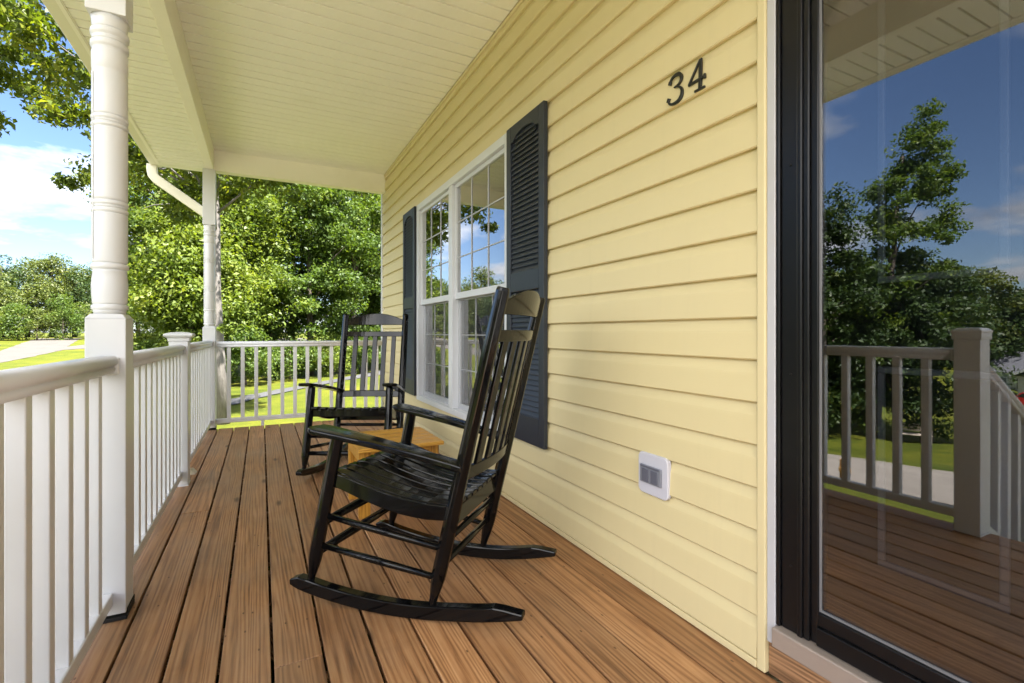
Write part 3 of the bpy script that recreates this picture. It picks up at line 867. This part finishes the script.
# ------------------------------------------------------------------ rocking chairs
def make_chair():
    root = empty('rocking_chair')
    bk = M['black']
    HW = .250
    def lat(x): return .250 + .066*max(-.08, x)     # the chair widens towards its front
    for s in (1, -1):
        y = s*HW
        # front post: square upper part, turned foot
        a = Vector((.494, s*lat(.494), .070)); b = Vector((.376, s*lat(.376), .640)); d = b-a
        fp = MB()
        def sqring(p, w, dd, ch=.3):
            # chamfered square ring normal to the post
            ux = Vector((1,0,.25)).normalized(); uy = Vector((0,1,0)); r = []
            for cx, cy in ((-1,-ch),(-1,ch),(-ch,1),(ch,1),(1,ch),(1,-ch),(ch,-1),(-ch,-1)): r.append(p+ux*cx*w/2+uy*cy*dd/2)
            return r
        def at(z): return a + d*((z-a.z)/d.z)
        fp.loft([sqring(at(z), w, w) for z, w in ((.055,.024),(.10,.029),(.135,.041),(.165,.050),(.185,.052),(.40,.052),(.58,.050),(.632,.047))], False)
        fp.build('front_leg', bk, root, .003)
        # back post, one long stick from rocker to crest
        a2 = Vector((.004, y, .035)); b2 = Vector((-.268, y, 1.172)); d2 = b2-a2
        def at2(z): return a2 + d2*((z-a2.z)/d2.z)
        bp = MB()
        bp.loft([sqring(at2(z), w, w*1.02) for z, w in ((.030,.024),(.075,.029),(.115,.040),(.150,.049),(.175,.052),(.5,.052),(.9,.050),(1.160,.047),(1.172,.040))], False)
        bp.build('back_post', bk, root, .003)
        # rocker
        rk = MB(); n = 26; rings = []
        for i in range(n+1):
            x = -.338 + (.572+.338)*i/n
            zb = (x-.13)**2/3.6 + .0012
            th = .050
            if x > .532: th = .050 - (x-.532)/.040*.030; zb += (x-.532)*.18
            if x < -.245: th = .050 - (-.245-x)/.093*.030
            hw = .0195; yr = s*lat(x)
            rings.append([(x, yr-hw, zb), (x, yr+hw, zb), (x, yr+hw, zb+th), (x, yr-hw, zb+th)])
        rk.loft(rings); rk.build('rocker', bk, root, .005)
        # armrest: paddle
        am = MB(); rings = []
        for i in range(30):
            u = (i/29)**1.7; x = .478 - u*.600
            w = .108 - .042*min(1, u/.75)
            if u < .085: w *= math.sqrt(max(0.0, 1-((.085-u)/.085)**2))*.80 + .20
            zc = .660 - .112*u + .006*math.sin(u*math.pi)
            yo = s*lat(x) + s*(.012 - .010*u)
            th = .011 if u > .03 else .007
            rr = []
            for q, h in ((-.5,-.55),(-.46,-1),(.46,-1),(.5,-.55),(.5,.55),(.46,1),(.2,1.12),(-.2,1.12),(-.46,1),(-.5,.55)):
                rr.append((x, yo+q*w, zc+h*th))
            rings.append(rr)
        am.loft(rings, False); am.build('armrest', bk, root, .003)
        # seat side rail with dished top
        sl_ = MB(); rings = []
        for i in range(16):
            u = i/15; x = .425 - .50*u
            zt = seat_z(x) + .010; h_ = .050 + .010*math.sin(math.pi*u); ys = s*(lat(x)-.012)
            rings.append([(x, ys-.012, zt-h_), (x, ys+.012, zt-h_), (x, ys+.012, zt), (x, ys-.012, zt)])
        sl_.loft(rings); sl_.build('seat_rail', bk, root, .003)
        for (zf, zr) in ((.334,.256), (.220,.152)):
            MB().tube([at(zf), (at(zf)+at2(zr))/2, at2(zr)], [.0105,.0130,.0105], 12).build('side_rung', bk, root)
    def line(a, b, z):
        return Vector(a) + (Vector(b)-Vector(a))*((z-a[2])/(b[2]-a[2]))
    fa_, fb_ = (.494,0,.070), (.376,0,.640); ba_, bb_ = (.004,0,.035), (-.268,0,1.172)
    for z in (.300, .185):
        p = line(fa_, fb_, z); MB().tube([p+Vector((0,-lat(p.x),0)), p, p+Vector((0,lat(p.x),0))], [.014,.0185,.014], 14).build('front_rung', bk, root)
    for z in (.285, .190):
        p = line(ba_, bb_, z); MB().tube([p+Vector((0,-HW,0)), p, p+Vector((0,HW,0))], [.011,.013,.011], 12).build('back_rung', bk, root)
    # cross rails under the seat
    MB().box(.392, .418, -lat(.4)+.022, lat(.4)-.022, .428, .478).build('front_rail', bk, root, .004)
    p = line(ba_, bb_, .352)
    MB().bar((p.x+.012, -HW+.020, .352), (p.x+.012, HW-.020, .352), .022, .062).build('rear_rail', bk, root, .004)
    # nine dished seat slats running front to back
    for k in range(9):
        yc0 = -.216 + .054*k; rings = []
        dip = .006*(1-(abs(yc0)/.22)**2)
        for i in range(15):
            u = i/14; x = .430 - .515*u; yc = yc0*lat(x)/.25; hs_ = .0208*lat(x)/.25
            z = seat_z(x) + .001 - dip
            rings.append([(x, yc-hs_, z-.002), (x, yc+hs_, z-.002), (x, yc+hs_, z+.013), (x, yc-hs_, z+.013)])
        MB().loft(rings).build('seat_slat', bk, root, .004)
    # back: low rail, mid rail, five slats, arched crest; curved a little backwards
    def bp_(z, y, out=0.0):
        p = line(ba_, bb_, z); bow = -.030*(1-(y/HW)**2)
        return Vector((p.x + bow + out, y, z))
    def cross(z0f, z1f, name, th=.020, n=16):
        rings = []
        for i in range(n+1):
            y = -HW+.02 + (2*HW-.04)*i/n
            za, zb = z0f(y), z1f(y)
            rings.append([bp_(za, y, -th/2), bp_(za, y, th/2), bp_(zb, y, th/2), bp_(zb, y, -th/2)])
        MB().loft(rings).build(name, bk, root, .004)
    cross(lambda y: .498, lambda y: .548, 'lower_back_rail')
    cross(lambda y: .985, lambda y: 1.028, 'upper_back_rail')
    cross(lambda y: 1.082, lambda y: 1.118 + .062*max(0, 1-(abs(y)/.245)**2.0), 'crest_rail')
    for k in range(5):
        y = -.158 + .079*k; rings = []
        for i in range(7):
            z = .543 + (.990-.543)*i/6
            rings.append([bp_(z, y-.019, -.007), bp_(z, y+.019, -.007), bp_(z, y+.019, .007), bp_(z, y-.019, .007)])
        MB().loft(rings).build('back_slat', bk, root, .003)
    return root
def seat_z(x):
    pts = [(-.10,.402),(-.05,.395),(.03,.397),(.12,.410),(.20,.428),(.30,.456),(.37,.478),(.41,.485),(.44,.479)]
    return float(np.interp(x, [p[0] for p in pts], [p[1] for p in pts]))
c1 = make_chair(); c1.location = (.715, 1.8545, .0012); c1.rotation_euler = (0, 0, R(135.2))
tag(c1, 'black wooden rocking chair in front, seen from its side and back', 'rocking chair', 'black rocking chairs on the porch')
c2 = copy_tree(c1); c2.location = (.735, 3.95, .0012); c2.rotation_euler = (0, 0, R(-117))
tag(c2, 'black wooden rocking chair further back, facing the viewer by the far railing', 'rocking chair', 'black rocking chairs on the porch')

# ------------------------------------------------------------------ side table
tbl = empty('side_table', (.70, 2.945, 0))
tag(tbl, 'small honey coloured wooden side table between the rocking chairs', 'side table')
for k in range(5):
    y = -.245 + .0985*k
    MB().box(-.24, .24, y, y+.094, .372, .394).build('top_slat', M['table'], tbl, .004)
for sx in (-1, 1):
    for sy in (-1, 1):
        MB().bar((sx*.196, sy*.175, .001), (sx*.196, sy*.175, .3715), .062, .030, (0,1,0)).build('leg', M['tableleg'], tbl, .003)
    MB().box(sx*.196-.031 if sx < 0 else sx*.196+.001, sx*.196-.001 if sx < 0 else sx*.196+.031, -.159, .159, .31, .371).build('apron', M['table'], tbl, .003)
for sy in (-1, 1):
    MB().box(-.164, .164, sy*.19-.010, sy*.19+.010, .315, .371).build('apron', M['table'], tbl, .003)
for sx in (-1, 1):
    MB().bar((sx*.175, -.158, .16), (sx*.175, .158, .30), .020, .045).build('brace', M['tableleg'], tbl, .003)

# ------------------------------------------------------------------ house digits
def digit(strokes, name, label):
    xf = WX - .0150; o = MB()
    for pts, wid in strokes:
        rings = []
        P = [Vector((0, y, z)) for y, z in pts]
        for i, p in enumerate(P):
            d = (P[min(i+1, len(P)-1)] - P[max(i-1, 0)]).normalized()
            nrm = Vector((0, -d.z, d.y)); ww = wid[i] if isinstance(wid, (list, tuple)) else wid
            a = p + nrm*ww/2; b = p - nrm*ww/2
            rings.append([(xf, a.y, a.z), (xf-.008, a.y, a.z), (xf-.008, b.y, b.z), (xf, b.y, b.z)])
        o.loft(rings); xf -= .0004
    ob = o.build(name, M['digit'], None, .0015)
    return tag(ob, label, 'house number', 'house number digits')
def smooth_pts(pts, n=5):
    out = []; P = [pts[0]] + pts + [pts[-1]]
    for i in range(1, len(P)-2):
        for k in range(n):
            t = k/n; q = []
            for a in range(2):
                p0, p1, p2, p3 = P[i-1][a], P[i][a], P[i+1][a], P[i+2][a]
                q.append(.5*((2*p1)+(-p0+p2)*t+(2*p0-5*p1+4*p2-p3)*t*t+(-p0+3*p1-3*p2+p3)*t**3))
            out.append(tuple(q))
    out.append(pts[-1]); return out
top3 = smooth_pts([(1.3389,1.9341),(1.3310,1.9440),(1.3200,1.9500),(1.3069,1.9515),(1.2930,1.9480),(1.2835,1.9360),(1.2850,1.9230),(1.2960,1.9130),(1.3182,1.9095)])
bot3 = smooth_pts([(1.3120,1.9100),(1.2947,1.9040),(1.2815,1.8900),(1.2800,1.8740),(1.2860,1.8610),(1.2990,1.8530),(1.3200,1.8515),(1.3370,1.8570),(1.3455,1.8690)])
def taper(n, a, m, b):
    return [a+(m-a)*min(1, 2*i/(n-1)) if i < n/2 else m+(b-m)*(2*i/(n-1)-1) for i in range(n)]
digit([(top3, taper(len(top3), .006, .0145, .005)), (bot3, taper(len(bot3), .005, .0155, .006)),
       ([(1.3395,1.9265),(1.3345,1.9385)], [.012,.013]), ([(1.3475,1.8660),(1.3405,1.8795)], [.013,.014])],
      'house_number_digit', 'black raised house number digit 3 on the yellow siding')
digit([([(1.1965,1.9560),(1.1990,1.8560)], [.012,.014]), ([(1.1985,1.9540),(1.2480,1.8870)], [.007,.007]),
       ([(1.2500,1.8860),(1.1760,1.8880)], .009), ([(1.2220,1.8525),(1.1775,1.8520)], .008), ([(1.1790,1.8960),(1.1775,1.8790)], .008)],
      'house_number_digit', 'black raised house number digit 4 on the yellow siding')

# ------------------------------------------------------------------ outlet box
ob = empty('outlet_box', (WX-.014, 1.421, .475))
tag(ob, 'pale plastic outlet mount with grey cover low on the siding', 'outlet')
pl = MB(); n = 6; rad = .022; hw, hh = .079, .0790
def rrect(hw, hh, rad, x):
    r = []
    for cx, cy, a0 in ((hw-rad, hh-rad, 0), (-hw+rad, hh-rad, 90), (-hw+rad, -hh+rad, 180), (hw-rad, -hh+rad, 270)):
        for k in range(n+1):
            a = R(a0 + 90*k/n); r.append((x, cx+rad*math.cos(a), cy+rad*math.sin(a)))
    return r
pl.loft([rrect(hw, hh, rad, .004), rrect(hw, hh, rad, -.010), rrect(hw-.003, hh-.003, rad-.003, -.0130)])
pl.build('mount_plate', M['plate'], ob)
cv = MB(); cv.box(-.0225, -.0132, -.052, .060, -.034, .034)
cvo = cv.build('cover', M['cover'], ob, .003)
hg = MB(); hg.box(-.0265, -.0227, -.046, .054, .026, .033)
for yy in (-.020, .028):
    hg.box(-.0262, -.0227, yy-.018, yy+.018, -.028, .021)
hg.build('flap', M['flap'], cvo, .002)

# ------------------------------------------------------------------ trees
def leaves(centers, radii, per, size, seed, flat=.75, up=.35, shell=False):
    rs = np.random.RandomState(seed)
    C = np.repeat(np.asarray(centers, float), per, axis=0); Rr = np.repeat(np.asarray(radii, float), per)
    n = len(C)
    d = rs.normal(0, 1, (n, 3)); d /= np.linalg.norm(d, axis=1, keepdims=True)
    rad = rs.uniform(0, 1, n)**(.22 if shell else .55)
    pos = C + d * (Rr*rad)[:,None] * np.array([1, 1, flat])
    nrm = rs.normal(0, 1, (n, 3)) + d*.5; nrm[:,2] += up*2.0
    nrm /= np.linalg.norm(nrm, axis=1, keepdims=True)
    t1 = np.cross(nrm, rs.normal(0, 1, (n, 3))); t1 /= np.linalg.norm(t1, axis=1, keepdims=True)
    t2 = np.cross(nrm, t1)
    s = (size * rs.uniform(.6, 1.35, n))[:,None]
    v = np.empty((n, 4, 3))
    v[:,0] = pos - t1*s*.62; v[:,1] = pos - t2*s*.30 + nrm*s*.10; v[:,2] = pos + t1*s*.62 - nrm*s*.08; v[:,3] = pos + t2*s*.30 + nrm*s*.10
    return v.reshape(-1, 3), np.arange(4*n).reshape(-1, 4)

def limb_paths(base, top, centers, r0, seed, k=14):
    rs = random.Random(seed); mb = MB()
    base = Vector(base); top = Vector(top)
    pts = []; rad = []
    for i in range(7):
        u = i/6; p = base.lerp(top, u) + Vector((rs.uniform(-1,1), rs.uniform(-1,1), 0))*r0*.28*(0 if i == 0 else 1)
        pts.append(p); rad.append(r0*(1.25 if i == 0 else 1.0)*(1-.72*u))
    mb.tube(pts, rad, 12)
    cs = list(centers); rs.shuffle(cs)
    for c in cs[:k]:
        c = Vector(c); u = min(.95, max(.25, (c.z-base.z)/(top.z-base.z)*.72))
        s = base.lerp(top, u); m = s.lerp(c, .55) + Vector((rs.uniform(-.2,.2), rs.uniform(-.2,.2), rs.uniform(0,.35)))
        mb.tube([s, s.lerp(m, .5), m, c], [r0*.36*(1-u*.5), r0*.26*(1-u*.5), r0*.16, r0*.05], 6)
    return mb

def tree(name, x, y, h, crown_r, zlo, r0, leafm, barkm, label, cat='tree', group=None, n_cl=120, per=110, size=.12, cl_r=.6, seed=1, lean=(0,0), shape=1.0, shell=False, base_z=None, limbs=14, flat=.75):
    gz = Tz(x, y) - .05 if base_z is None else base_z
    root = empty(name, (x, y, gz)); tag(root, label, cat, group)
    rs = np.random.RandomState(seed)
    cz = (zlo+h)/2; hz = (h-zlo)/2
    cs = []
    while len(cs) < n_cl:
        p = rs.uniform(-1, 1, 3); q = np.linalg.norm(p)
        if q > 1 or q < .35: continue
        taper_ = 1 - .35*max(0, p[2])*shape
        cs.append((p[0]*crown_r*taper_ + lean[0]*(p[2]+1)/2, p[1]*crown_r*taper_ + lean[1]*(p[2]+1)/2, cz + p[2]*hz))
    rr = rs.uniform(.6, 1.25, n_cl)*cl_r
    limb_paths((0,0,0), (lean[0]*.6, lean[1]*.6, h*.86), cs, r0, seed, limbs).build('trunk', barkm, root)
    v, q = leaves(cs, rr, per, size, seed+7, shell=shell, flat=flat)
    np_mesh('crown', v, q, leafm, root)
    return root

# the tree just beyond the corner of the porch, its branches hanging in at upper left
tA = empty('oak_tree', (-.81, 13.6, Tz(-.81, 13.6)-.05))
tag(tA, 'leafy oak with slim grey trunk just behind the far corner post', 'tree')
rs = np.random.RandomState(11); cs = []
def wz(z): return z - (Tz(-.81, 13.6)-.05)
while len(cs) < 250:
    p = rs.uniform(-1, 1, 3); q = np.linalg.norm(p)
    if q > 1 or q < .45: continue
    x, y, z = p[0]*4.2 - 1.0, p[1]*3.6, 7.3 + p[2]*3.7
    # under-side rises towards the left so that open sky shows below the hanging branches
    low = float(np.interp(x, [-5.2,-4.4,-3.4,-2.6,-1.6,-.6,.5,4], [6.0,4.9,4.4,4.5,4.2,3.4,3.3,3.8]))
    if z < low: continue
    cs.append((x, y, wz(z)))
while len(cs) < 310:        # the boughs that hang out to the left of the near post
    x, y, z = rs.uniform(-5.6, -2.7), rs.uniform(11.4, 14.6), rs.uniform(4.9, 8.2)
    if z > 4.9 + .55*max(0, -x-3.9): cs.append((x, y, wz(z)))
rr = rs.uniform(.28, .66, len(cs))
limb_paths((0,0,0), (-.35, .2, wz(8.6)), cs, .118, 4, 34).build('trunk', M['bark'], tA)
v, q = leaves(cs, rr, 190, .115, 21, flat=.6)
np_mesh('crown', v, q, M['leaf_near'], tA)
sp = rs.normal(0, 1, (3, 3))*.06 + np.array([.02,-.16, wz(1.12)])
v, q = leaves(sp, [.10]*3, 30, .07, 5); np_mesh('sprig', v, q, M['leaf_lime'], tA)

# woodland belt behind the far end of the porch
G1 = 'leafy trees crowding behind the far end railing'
belt = [(-2.9,26.0,11.5,2.8,.3,1),(-3.6,31.0,13.0,3.0,.6,0),(-1.6,25.5,10.5,2.7,.3,2),(.6,29.5,13.5,3.4,.5,1),(2.2,27.0,11.0,2.9,.5,0),(4.6,28.5,12.5,3.2,.4,1),(6.2,31.5,14.0,3.4,.6,2),(8.3,30.0,12.5,3.2,.5,0),(-2.6,23.4,6.2,1.9,.2,2),(10.8,32.5,13.0,3.4,.5,1),(-2.2,35.5,15,3.4,.4,0),(1.8,34.5,14.5,3.4,.3,1),(4.8,35.0,15,3.5,.3,0),(8.0,36.0,15,3.5,.3,0),(12.5,38.0,15,3.6,.4,0)]
blab = ['tall dark green broadleaf tree in the belt behind the far railing', 'tall mid green broadleaf tree in the belt behind the far railing', 'bright lime green broadleaf tree in the belt behind the far railing']
for i, (x, y, h_, r_, zl, kk) in enumerate(belt):
    tree('broadleaf_tree', x, y, h_+1.2, r_, zl+.6, .17+.01*(i%3), [M['leaf_mid'], M['leaf_mid'], M['leaf_lime']][kk], M['bark_dark'], blab[kk], group=G1,
         n_cl=150, per=190, size=.15, cl_r=1.0, flat=.5, seed=40+i, limbs=10)
G2 = 'low shrubs at the foot of the tree belt'
for i, (x, y, r_) in enumerate([(-3.9,22.8,1.1),(-2.6,22.2,1.0),(-.6,23.2,1.1),(1.2,25.0,1.2),(3.0,26.2,1.2),(4.8,27.4,1.2),(6.6,29.0,1.3),(-4.4,24.6,1.0),(8.6,30.6,1.3)]):
    tree('shrub', x, y, 1.9+.35*(i%3), r_*1.15, .12, .05, M['leaf_lime'] if i % 3 == 1 else M['leaf_mid'], M['bark_dark'], 'rounded green shrub at the foot of the tree belt', 'shrub', G2,
         n_cl=50, per=140, size=.10, cl_r=.45, seed=80+i, limbs=5)

# far tree line across the road, also mirrored in the window
G3 = 'trees of the distant tree line'
rs = np.random.RandomState(77); k = 0
for i in range(46):
    u = i/45; ang = R(-66 + 66*u)
    dist = 104 + rs.uniform(-7, 9) + 10*math.sin(u*9)
    x, y = math.sin(ang)*dist, math.cos(ang)*dist
    hh_ = rs.uniform(11.5, 15.5) - 1.5*u
    tree('deciduous_tree', x, y, hh_, rs.uniform(3.6, 4.8), .6, .3, M['leaf_far'] if i % 4 else M['leaf_dark'], M['bark_dark'],
         'deciduous tree standing in the distant tree line across the road', group=G3, n_cl=85, per=125, size=.29, cl_r=1.5, seed=200+i, limbs=4, shell=True)
G4 = 'bushes along the edge of the distant woods'
for i in range(22):
    ang = R(-40 + 40*i/21 + rs.uniform(-1,1)); dist = 92 + rs.uniform(-2, 4)
    x, y = math.sin(ang)*dist, math.cos(ang)*dist
    tree('bush', x, y, rs.uniform(3.6,6.0), rs.uniform(2.0,2.9), .1, .1, M['leaf_mid'] if i % 2 else M['leaf_far'], M['bark_dark'],
         'bright green bush along the edge of the distant woods', 'bush', G4, n_cl=30, per=120, size=.22, cl_r=1.0, seed=300+i, limbs=3, shell=True)

# trees across the drive, seen mirrored in the storm door
G5 = 'tall dark trees across the drive mirrored in the door'
for i, (x, y, h_, r_, ln) in enumerate([(-19.5,16.0,11.6,2.7,(0,0)),(-22.0,14.6,12.6,2.5,(0,0)),(-24.5,13.6,16.2,2.3,(-1.3,-1.6)),(-25.8,11.9,9.0,2.6,(0,0)),(-17.5,17.6,11.0,2.6,(0,0)),(-21.5,17.8,10.5,2.8,(0,0)),(-27.5,15.6,9.5,2.8,(0,0))]):
    tree('tall_tree', x, y, h_, r_, .5, .22, M['leaf_dark'] if i % 2 else M['leaf_mid'], M['bark_dark'],
         'tall dark leafy tree across the drive, mirrored in the storm door', group=G5, n_cl=150, per=150, size=.17, cl_r=.70, seed=400+i, lean=ln, limbs=14)
G6 = 'low woodland beyond the neighbouring house'
for i in range(22):
    ang = R(-88 + 36*i/21); dist = 74 + rs.uniform(-4, 7)
    x, y = math.sin(ang)*dist, math.cos(ang)*dist
    tree('woodland_tree', x, y, rs.uniform(10.5,13.0), rs.uniform(3.2,4.4), .4, .22, M['leaf_far'] if i % 3 else M['leaf_dark'], M['bark_dark'],
         'green tree in the low woodland beyond the neighbouring house', group=G6, n_cl=55, per=90, size=.36, cl_r=1.3, seed=500+i, limbs=4, shell=True)

# unseen trees added behind the viewer to darken reflections of the sky
G7 = 'unseen trees added behind the viewer to darken reflections'
for i in range(26):
    ang = R(-92 - 92*i/25); dist = 46 + rs.uniform(-5, 6)
    x, y = math.sin(ang)*dist, math.cos(ang)*dist
    tree('added_tree', x, y, rs.uniform(10.0,14.0), rs.uniform(3.0,4.0), .4, .22, M['leaf_far'] if i % 3 else M['leaf_dark'], M['bark_dark'],
         'unseen tree added behind the viewer to darken reflections', group=G7, n_cl=40, per=60, size=.42, cl_r=1.3, seed=600+i, limbs=4, shell=True)

# ------------------------------------------------------------------ neighbour's house, car, bench, stake, mailbox
def local(mb, name, mat, root, bevel=0): return mb.build(name, mat, root, bevel)
nx, ny = -63.5, 18.0; ngz = Tz(nx, ny)
nh = empty('neighbour_house', (nx, ny, ngz), R(16))
tag(nh, 'grey and white neighbouring house with gabled garage, mirrored in the door', 'house')
nw = MB(); nw.box(-5, 0, -9, 5, -.4, 2.6); nw.box(0.001, 3.2, -6.5, 0.5, -.4, 2.5)
local(nw, 'wall', M['nwall'], nh)
nr = MB()
nr.add([(.5,-9.5,2.55),(.5,5.5,2.55),(-2.5,5.5,4.6),(-2.5,-9.5,4.6),(-5.5,5.5,2.55),(-5.5,-9.5,2.55)], [(0,1,2,3),(3,2,4,5),(0,3,5),(1,4,2),(0,5,4,1)])
nr.add([(3.7,-7.0,2.45),(3.7,1.0,2.45),(3.7,-3.0,4.3),(-2.4,-3.0,4.3),(-.4,-7.0,2.45),(-.4,1.0,2.45)], [(0,2,3,4),(1,5,3,2)])
local(nr, 'roof', M['nroof'], nh)
ng = MB(); ng.add([(3.25,-6.6,2.5),(3.25,.6,2.5),(3.25,-3.0,4.15)], [(0,1,2)]); local(ng, 'gable', M['ngable'], nh)
nt_ = MB(); nt_.bar((3.72,-7.05,2.45), (3.72,-3.0,4.32), .06, .22); nt_.bar((3.72,-3.0,4.32), (3.72,1.05,2.45), .06, .22); local(nt_, 'barge_board', M['winwhite'], nh)
gd = MB(); gd.box(3.201, 3.24, -5.6, -.4, 0, 2.1); local(gd, 'garage_door', M['ndoor'], nh)
for yy in (-8.2, 2.2, 3.9):
    wf = local(MB().box(.002, .06, yy-.5, yy+.5, .9, 2.1), 'window', M['winwhite'], nh)
    local(MB().box(.061, .07, yy-.42, yy+.42, .98, 2.02), 'pane', M['carglass'], wf)

cx, cy = -56.0, 16.6
car = empty('parked_car', (cx, cy, Tz(cx, cy)), R(100))
tag(car, 'red car parked in front of the neighbouring house', 'car')
bd = MB(); prof = [(-2.1,.35),(-2.15,.75),(-1.9,.95),(-1.1,1.0),(-.6,1.42),(.75,1.45),(1.35,.98),(2.0,.85),(2.1,.55),(2.05,.35)]
bd.loft([[(x, yy, z) for x, z in prof] for yy in (-.85, .85)]); local(bd, 'body', M['red'], car, .06)
for sx in (-1.3, 1.3):
    for sy in (-.80, .80):
        wv = MB().tube([(sx, sy-.1, .33), (sx, sy+.1, .33)], [.33,.33], 20).build('wheel', M['tyre'], car)
for sy in (-.856, .856):
    wn = MB(); wn.add([(-.95,sy,1.02),(1.15,sy,1.02),(.68,sy,1.36),(-.55,sy,1.36)], [(0,1,2,3)]); local(wn, 'side_window', M['carglass'], car)

bx, by = -24.6, 12.0
bn = empty('garden_bench', (bx, by, Tz(bx, by)), R(62))
tag(bn, 'pale wooden garden bench on the lawn, mirrored in the door', 'bench')
local(MB().box(-.75,.75,-.25,.22,.40,.45), 'seat', M['benchwood'], bn, .01)
bk_ = MB()
for z in (.55,.68,.81): bk_.box(-.75,.75,.20,.24,z,z+.09)
local(bk_, 'backrest', M['benchwood'], bn, .005)
for sx in (-.68,.68):
    for sy, hh_ in ((-.2,.62),(.24,.92)): local(MB().box(sx-.04,sx+.04,sy-.035,sy+.035,-.03,hh_), 'leg', M['benchwood'], bn, .005)
    local(MB().box(sx-.05,sx+.05,-.28,.24,.62,.66), 'armrest', M['benchwood'], bn, .005)

sx_, sy_ = -3.45, 3.42
sk = empty('wooden_stake', (sx_, sy_, Tz(sx_, sy_)), R(20))
tag(sk, 'short raw wooden stake beside the gravel drive, mirrored in the door', 'stake')
local(MB().box(-.025,.025,-.025,.025,-.05,.34), 'post', M['stake'], sk, .004)
local(MB().box(-.03,.035,-.09,.03,.19,.24), 'crosspiece', M['stake'], sk, .004)

mx_, my_ = -30.3, 92.0
mbx = empty('mailbox', (mx_, my_, Tz(mx_, my_)), R(15))
tag(mbx, 'dark mailbox on a post at the far roadside', 'mailbox')
local(MB().box(-.07,.07,-.07,.07,-.05,1.05), 'post', M['bark_dark'], mbx, .01)
bxm = MB(); ring = [(-.16,1.05),(.16,1.05),(.16,1.22)] + [(.16*math.cos(R(a)), 1.22+.16*math.sin(R(a))) for a in (30,60,90,120,150)] + [(-.16,1.22)]
bxm.loft([[(yy, x, z) for x, z in ring] for yy in (-.35,.55)]); local(bxm, 'box', M['mailbox'], mbx)

# ------------------------------------------------------------------ camera
cam = bpy.data.cameras.new('Camera'); co = bpy.data.objects.new('Camera', cam); COL.objects.link(co)
cam.sensor_width = 36; cam.lens = 490/1024*36
cam.clip_start = .05; cam.clip_end = 5000
cam.shift_y = -(341.5-332.5)/1024
co.location = (0, 0, CAM_H)
co.rotation_euler = (R(90), 0, -math.atan2(250.5, 490))
SC.camera = co

# ------------------------------------------------------------------ light
SUN_EL = 61.0; SUN_DIR = Vector((.50, -.87, 0)).normalized()
sdv = Vector((SUN_DIR.x*math.cos(R(SUN_EL)), SUN_DIR.y*math.cos(R(SUN_EL)), math.sin(R(SUN_EL))))
sl = bpy.data.lights.new('Sun', 'SUN'); sl.energy = SUN_E = 5.0; sl.angle = R(.5); sl.color = (1.0, .955, .88)
so = bpy.data.objects.new('Sun', sl); COL.objects.link(so)
so.rotation_euler = (-sdv).to_track_quat('-Z', 'Y').to_euler(); so.location = (5, -15, 30)

wd = bpy.data.worlds.new('World'); SC.world = wd; wd.use_nodes = True
nt = wd.node_tree; nt.nodes.clear(); t = NT(nt)
out = t.n('ShaderNodeOutputWorld'); bg = t.n('ShaderNodeBackground')
sky = t.n('ShaderNodeTexSky', sky_type='NISHITA', sun_disc=False)
sky.sun_elevation = R(SUN_EL); sky.sun_rotation = math.atan2(SUN_DIR.x, SUN_DIR.y)
sky.air_density = 1.0; sky.dust_density = .6; sky.ozone_density = 1.4
SKY_S = .052; CLOUD_X, CLOUD_Y = 7.7, 2.3; SKY_TINT = (.76, .84, 1.0)
tcg = t.n('ShaderNodeTexCoord').outputs['Generated']
sep = t.n('ShaderNodeSeparateXYZ'); t.l(tcg, sep.inputs[0])
zz = t.math('ADD', t.math('MAXIMUM', sep.outputs[2], 0.0), .16)
cm = t.n('ShaderNodeCombineXYZ'); t.l(t.math('DIVIDE', sep.outputs[0], zz), cm.inputs[0]); t.l(t.math('DIVIDE', sep.outputs[1], zz), cm.inputs[1])
pv = t.mapping(cm.outputs[0], (1, 1, 1), (CLOUD_X, CLOUD_Y, 0))
n1 = t.noise(pv, .95, 9, .55, .25)
# a big bank of unseen cumulus, added behind and left to brighten the porch
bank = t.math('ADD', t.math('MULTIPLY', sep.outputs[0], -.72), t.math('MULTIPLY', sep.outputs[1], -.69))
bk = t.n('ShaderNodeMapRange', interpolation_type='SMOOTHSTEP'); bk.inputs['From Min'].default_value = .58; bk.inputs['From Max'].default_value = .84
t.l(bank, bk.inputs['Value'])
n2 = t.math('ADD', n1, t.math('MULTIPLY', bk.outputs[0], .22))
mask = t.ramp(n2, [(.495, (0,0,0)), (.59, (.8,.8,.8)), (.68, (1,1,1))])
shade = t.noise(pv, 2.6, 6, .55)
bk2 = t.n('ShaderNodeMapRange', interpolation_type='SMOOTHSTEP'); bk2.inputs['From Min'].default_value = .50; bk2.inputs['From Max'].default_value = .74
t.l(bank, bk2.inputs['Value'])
ccol = t.mix(bk2.outputs[0], t.ramp(shade, [(.30, (3.0,3.3,4.0)), (.62, (7.4,7.4,7.5))]), t.ramp(shade, [(.30, (10.5,11.2,12.6)), (.62, (22,21.6,21))]))  # clouds in the added bank are far brighter than the visible ones
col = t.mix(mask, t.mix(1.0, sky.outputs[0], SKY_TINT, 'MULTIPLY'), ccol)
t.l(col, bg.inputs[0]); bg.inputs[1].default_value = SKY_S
t.l(bg.outputs[0], out.inputs[0])

SC.view_settings.view_transform = 'Standard'; SC.view_settings.look = 'None'
SC.view_settings.gamma = 1; SC.view_settings.exposure = 2.6
SC.view_settings.use_curve_mapping = False
SC.cycles.max_bounces = 10; SC.cycles.diffuse_bounces = 6; SC.cycles.glossy_bounces = 5; SC.cycles.transparent_max_bounces = 12
SC.cycles.use_denoising = True
SC.cycles.sample_clamp_indirect = 8
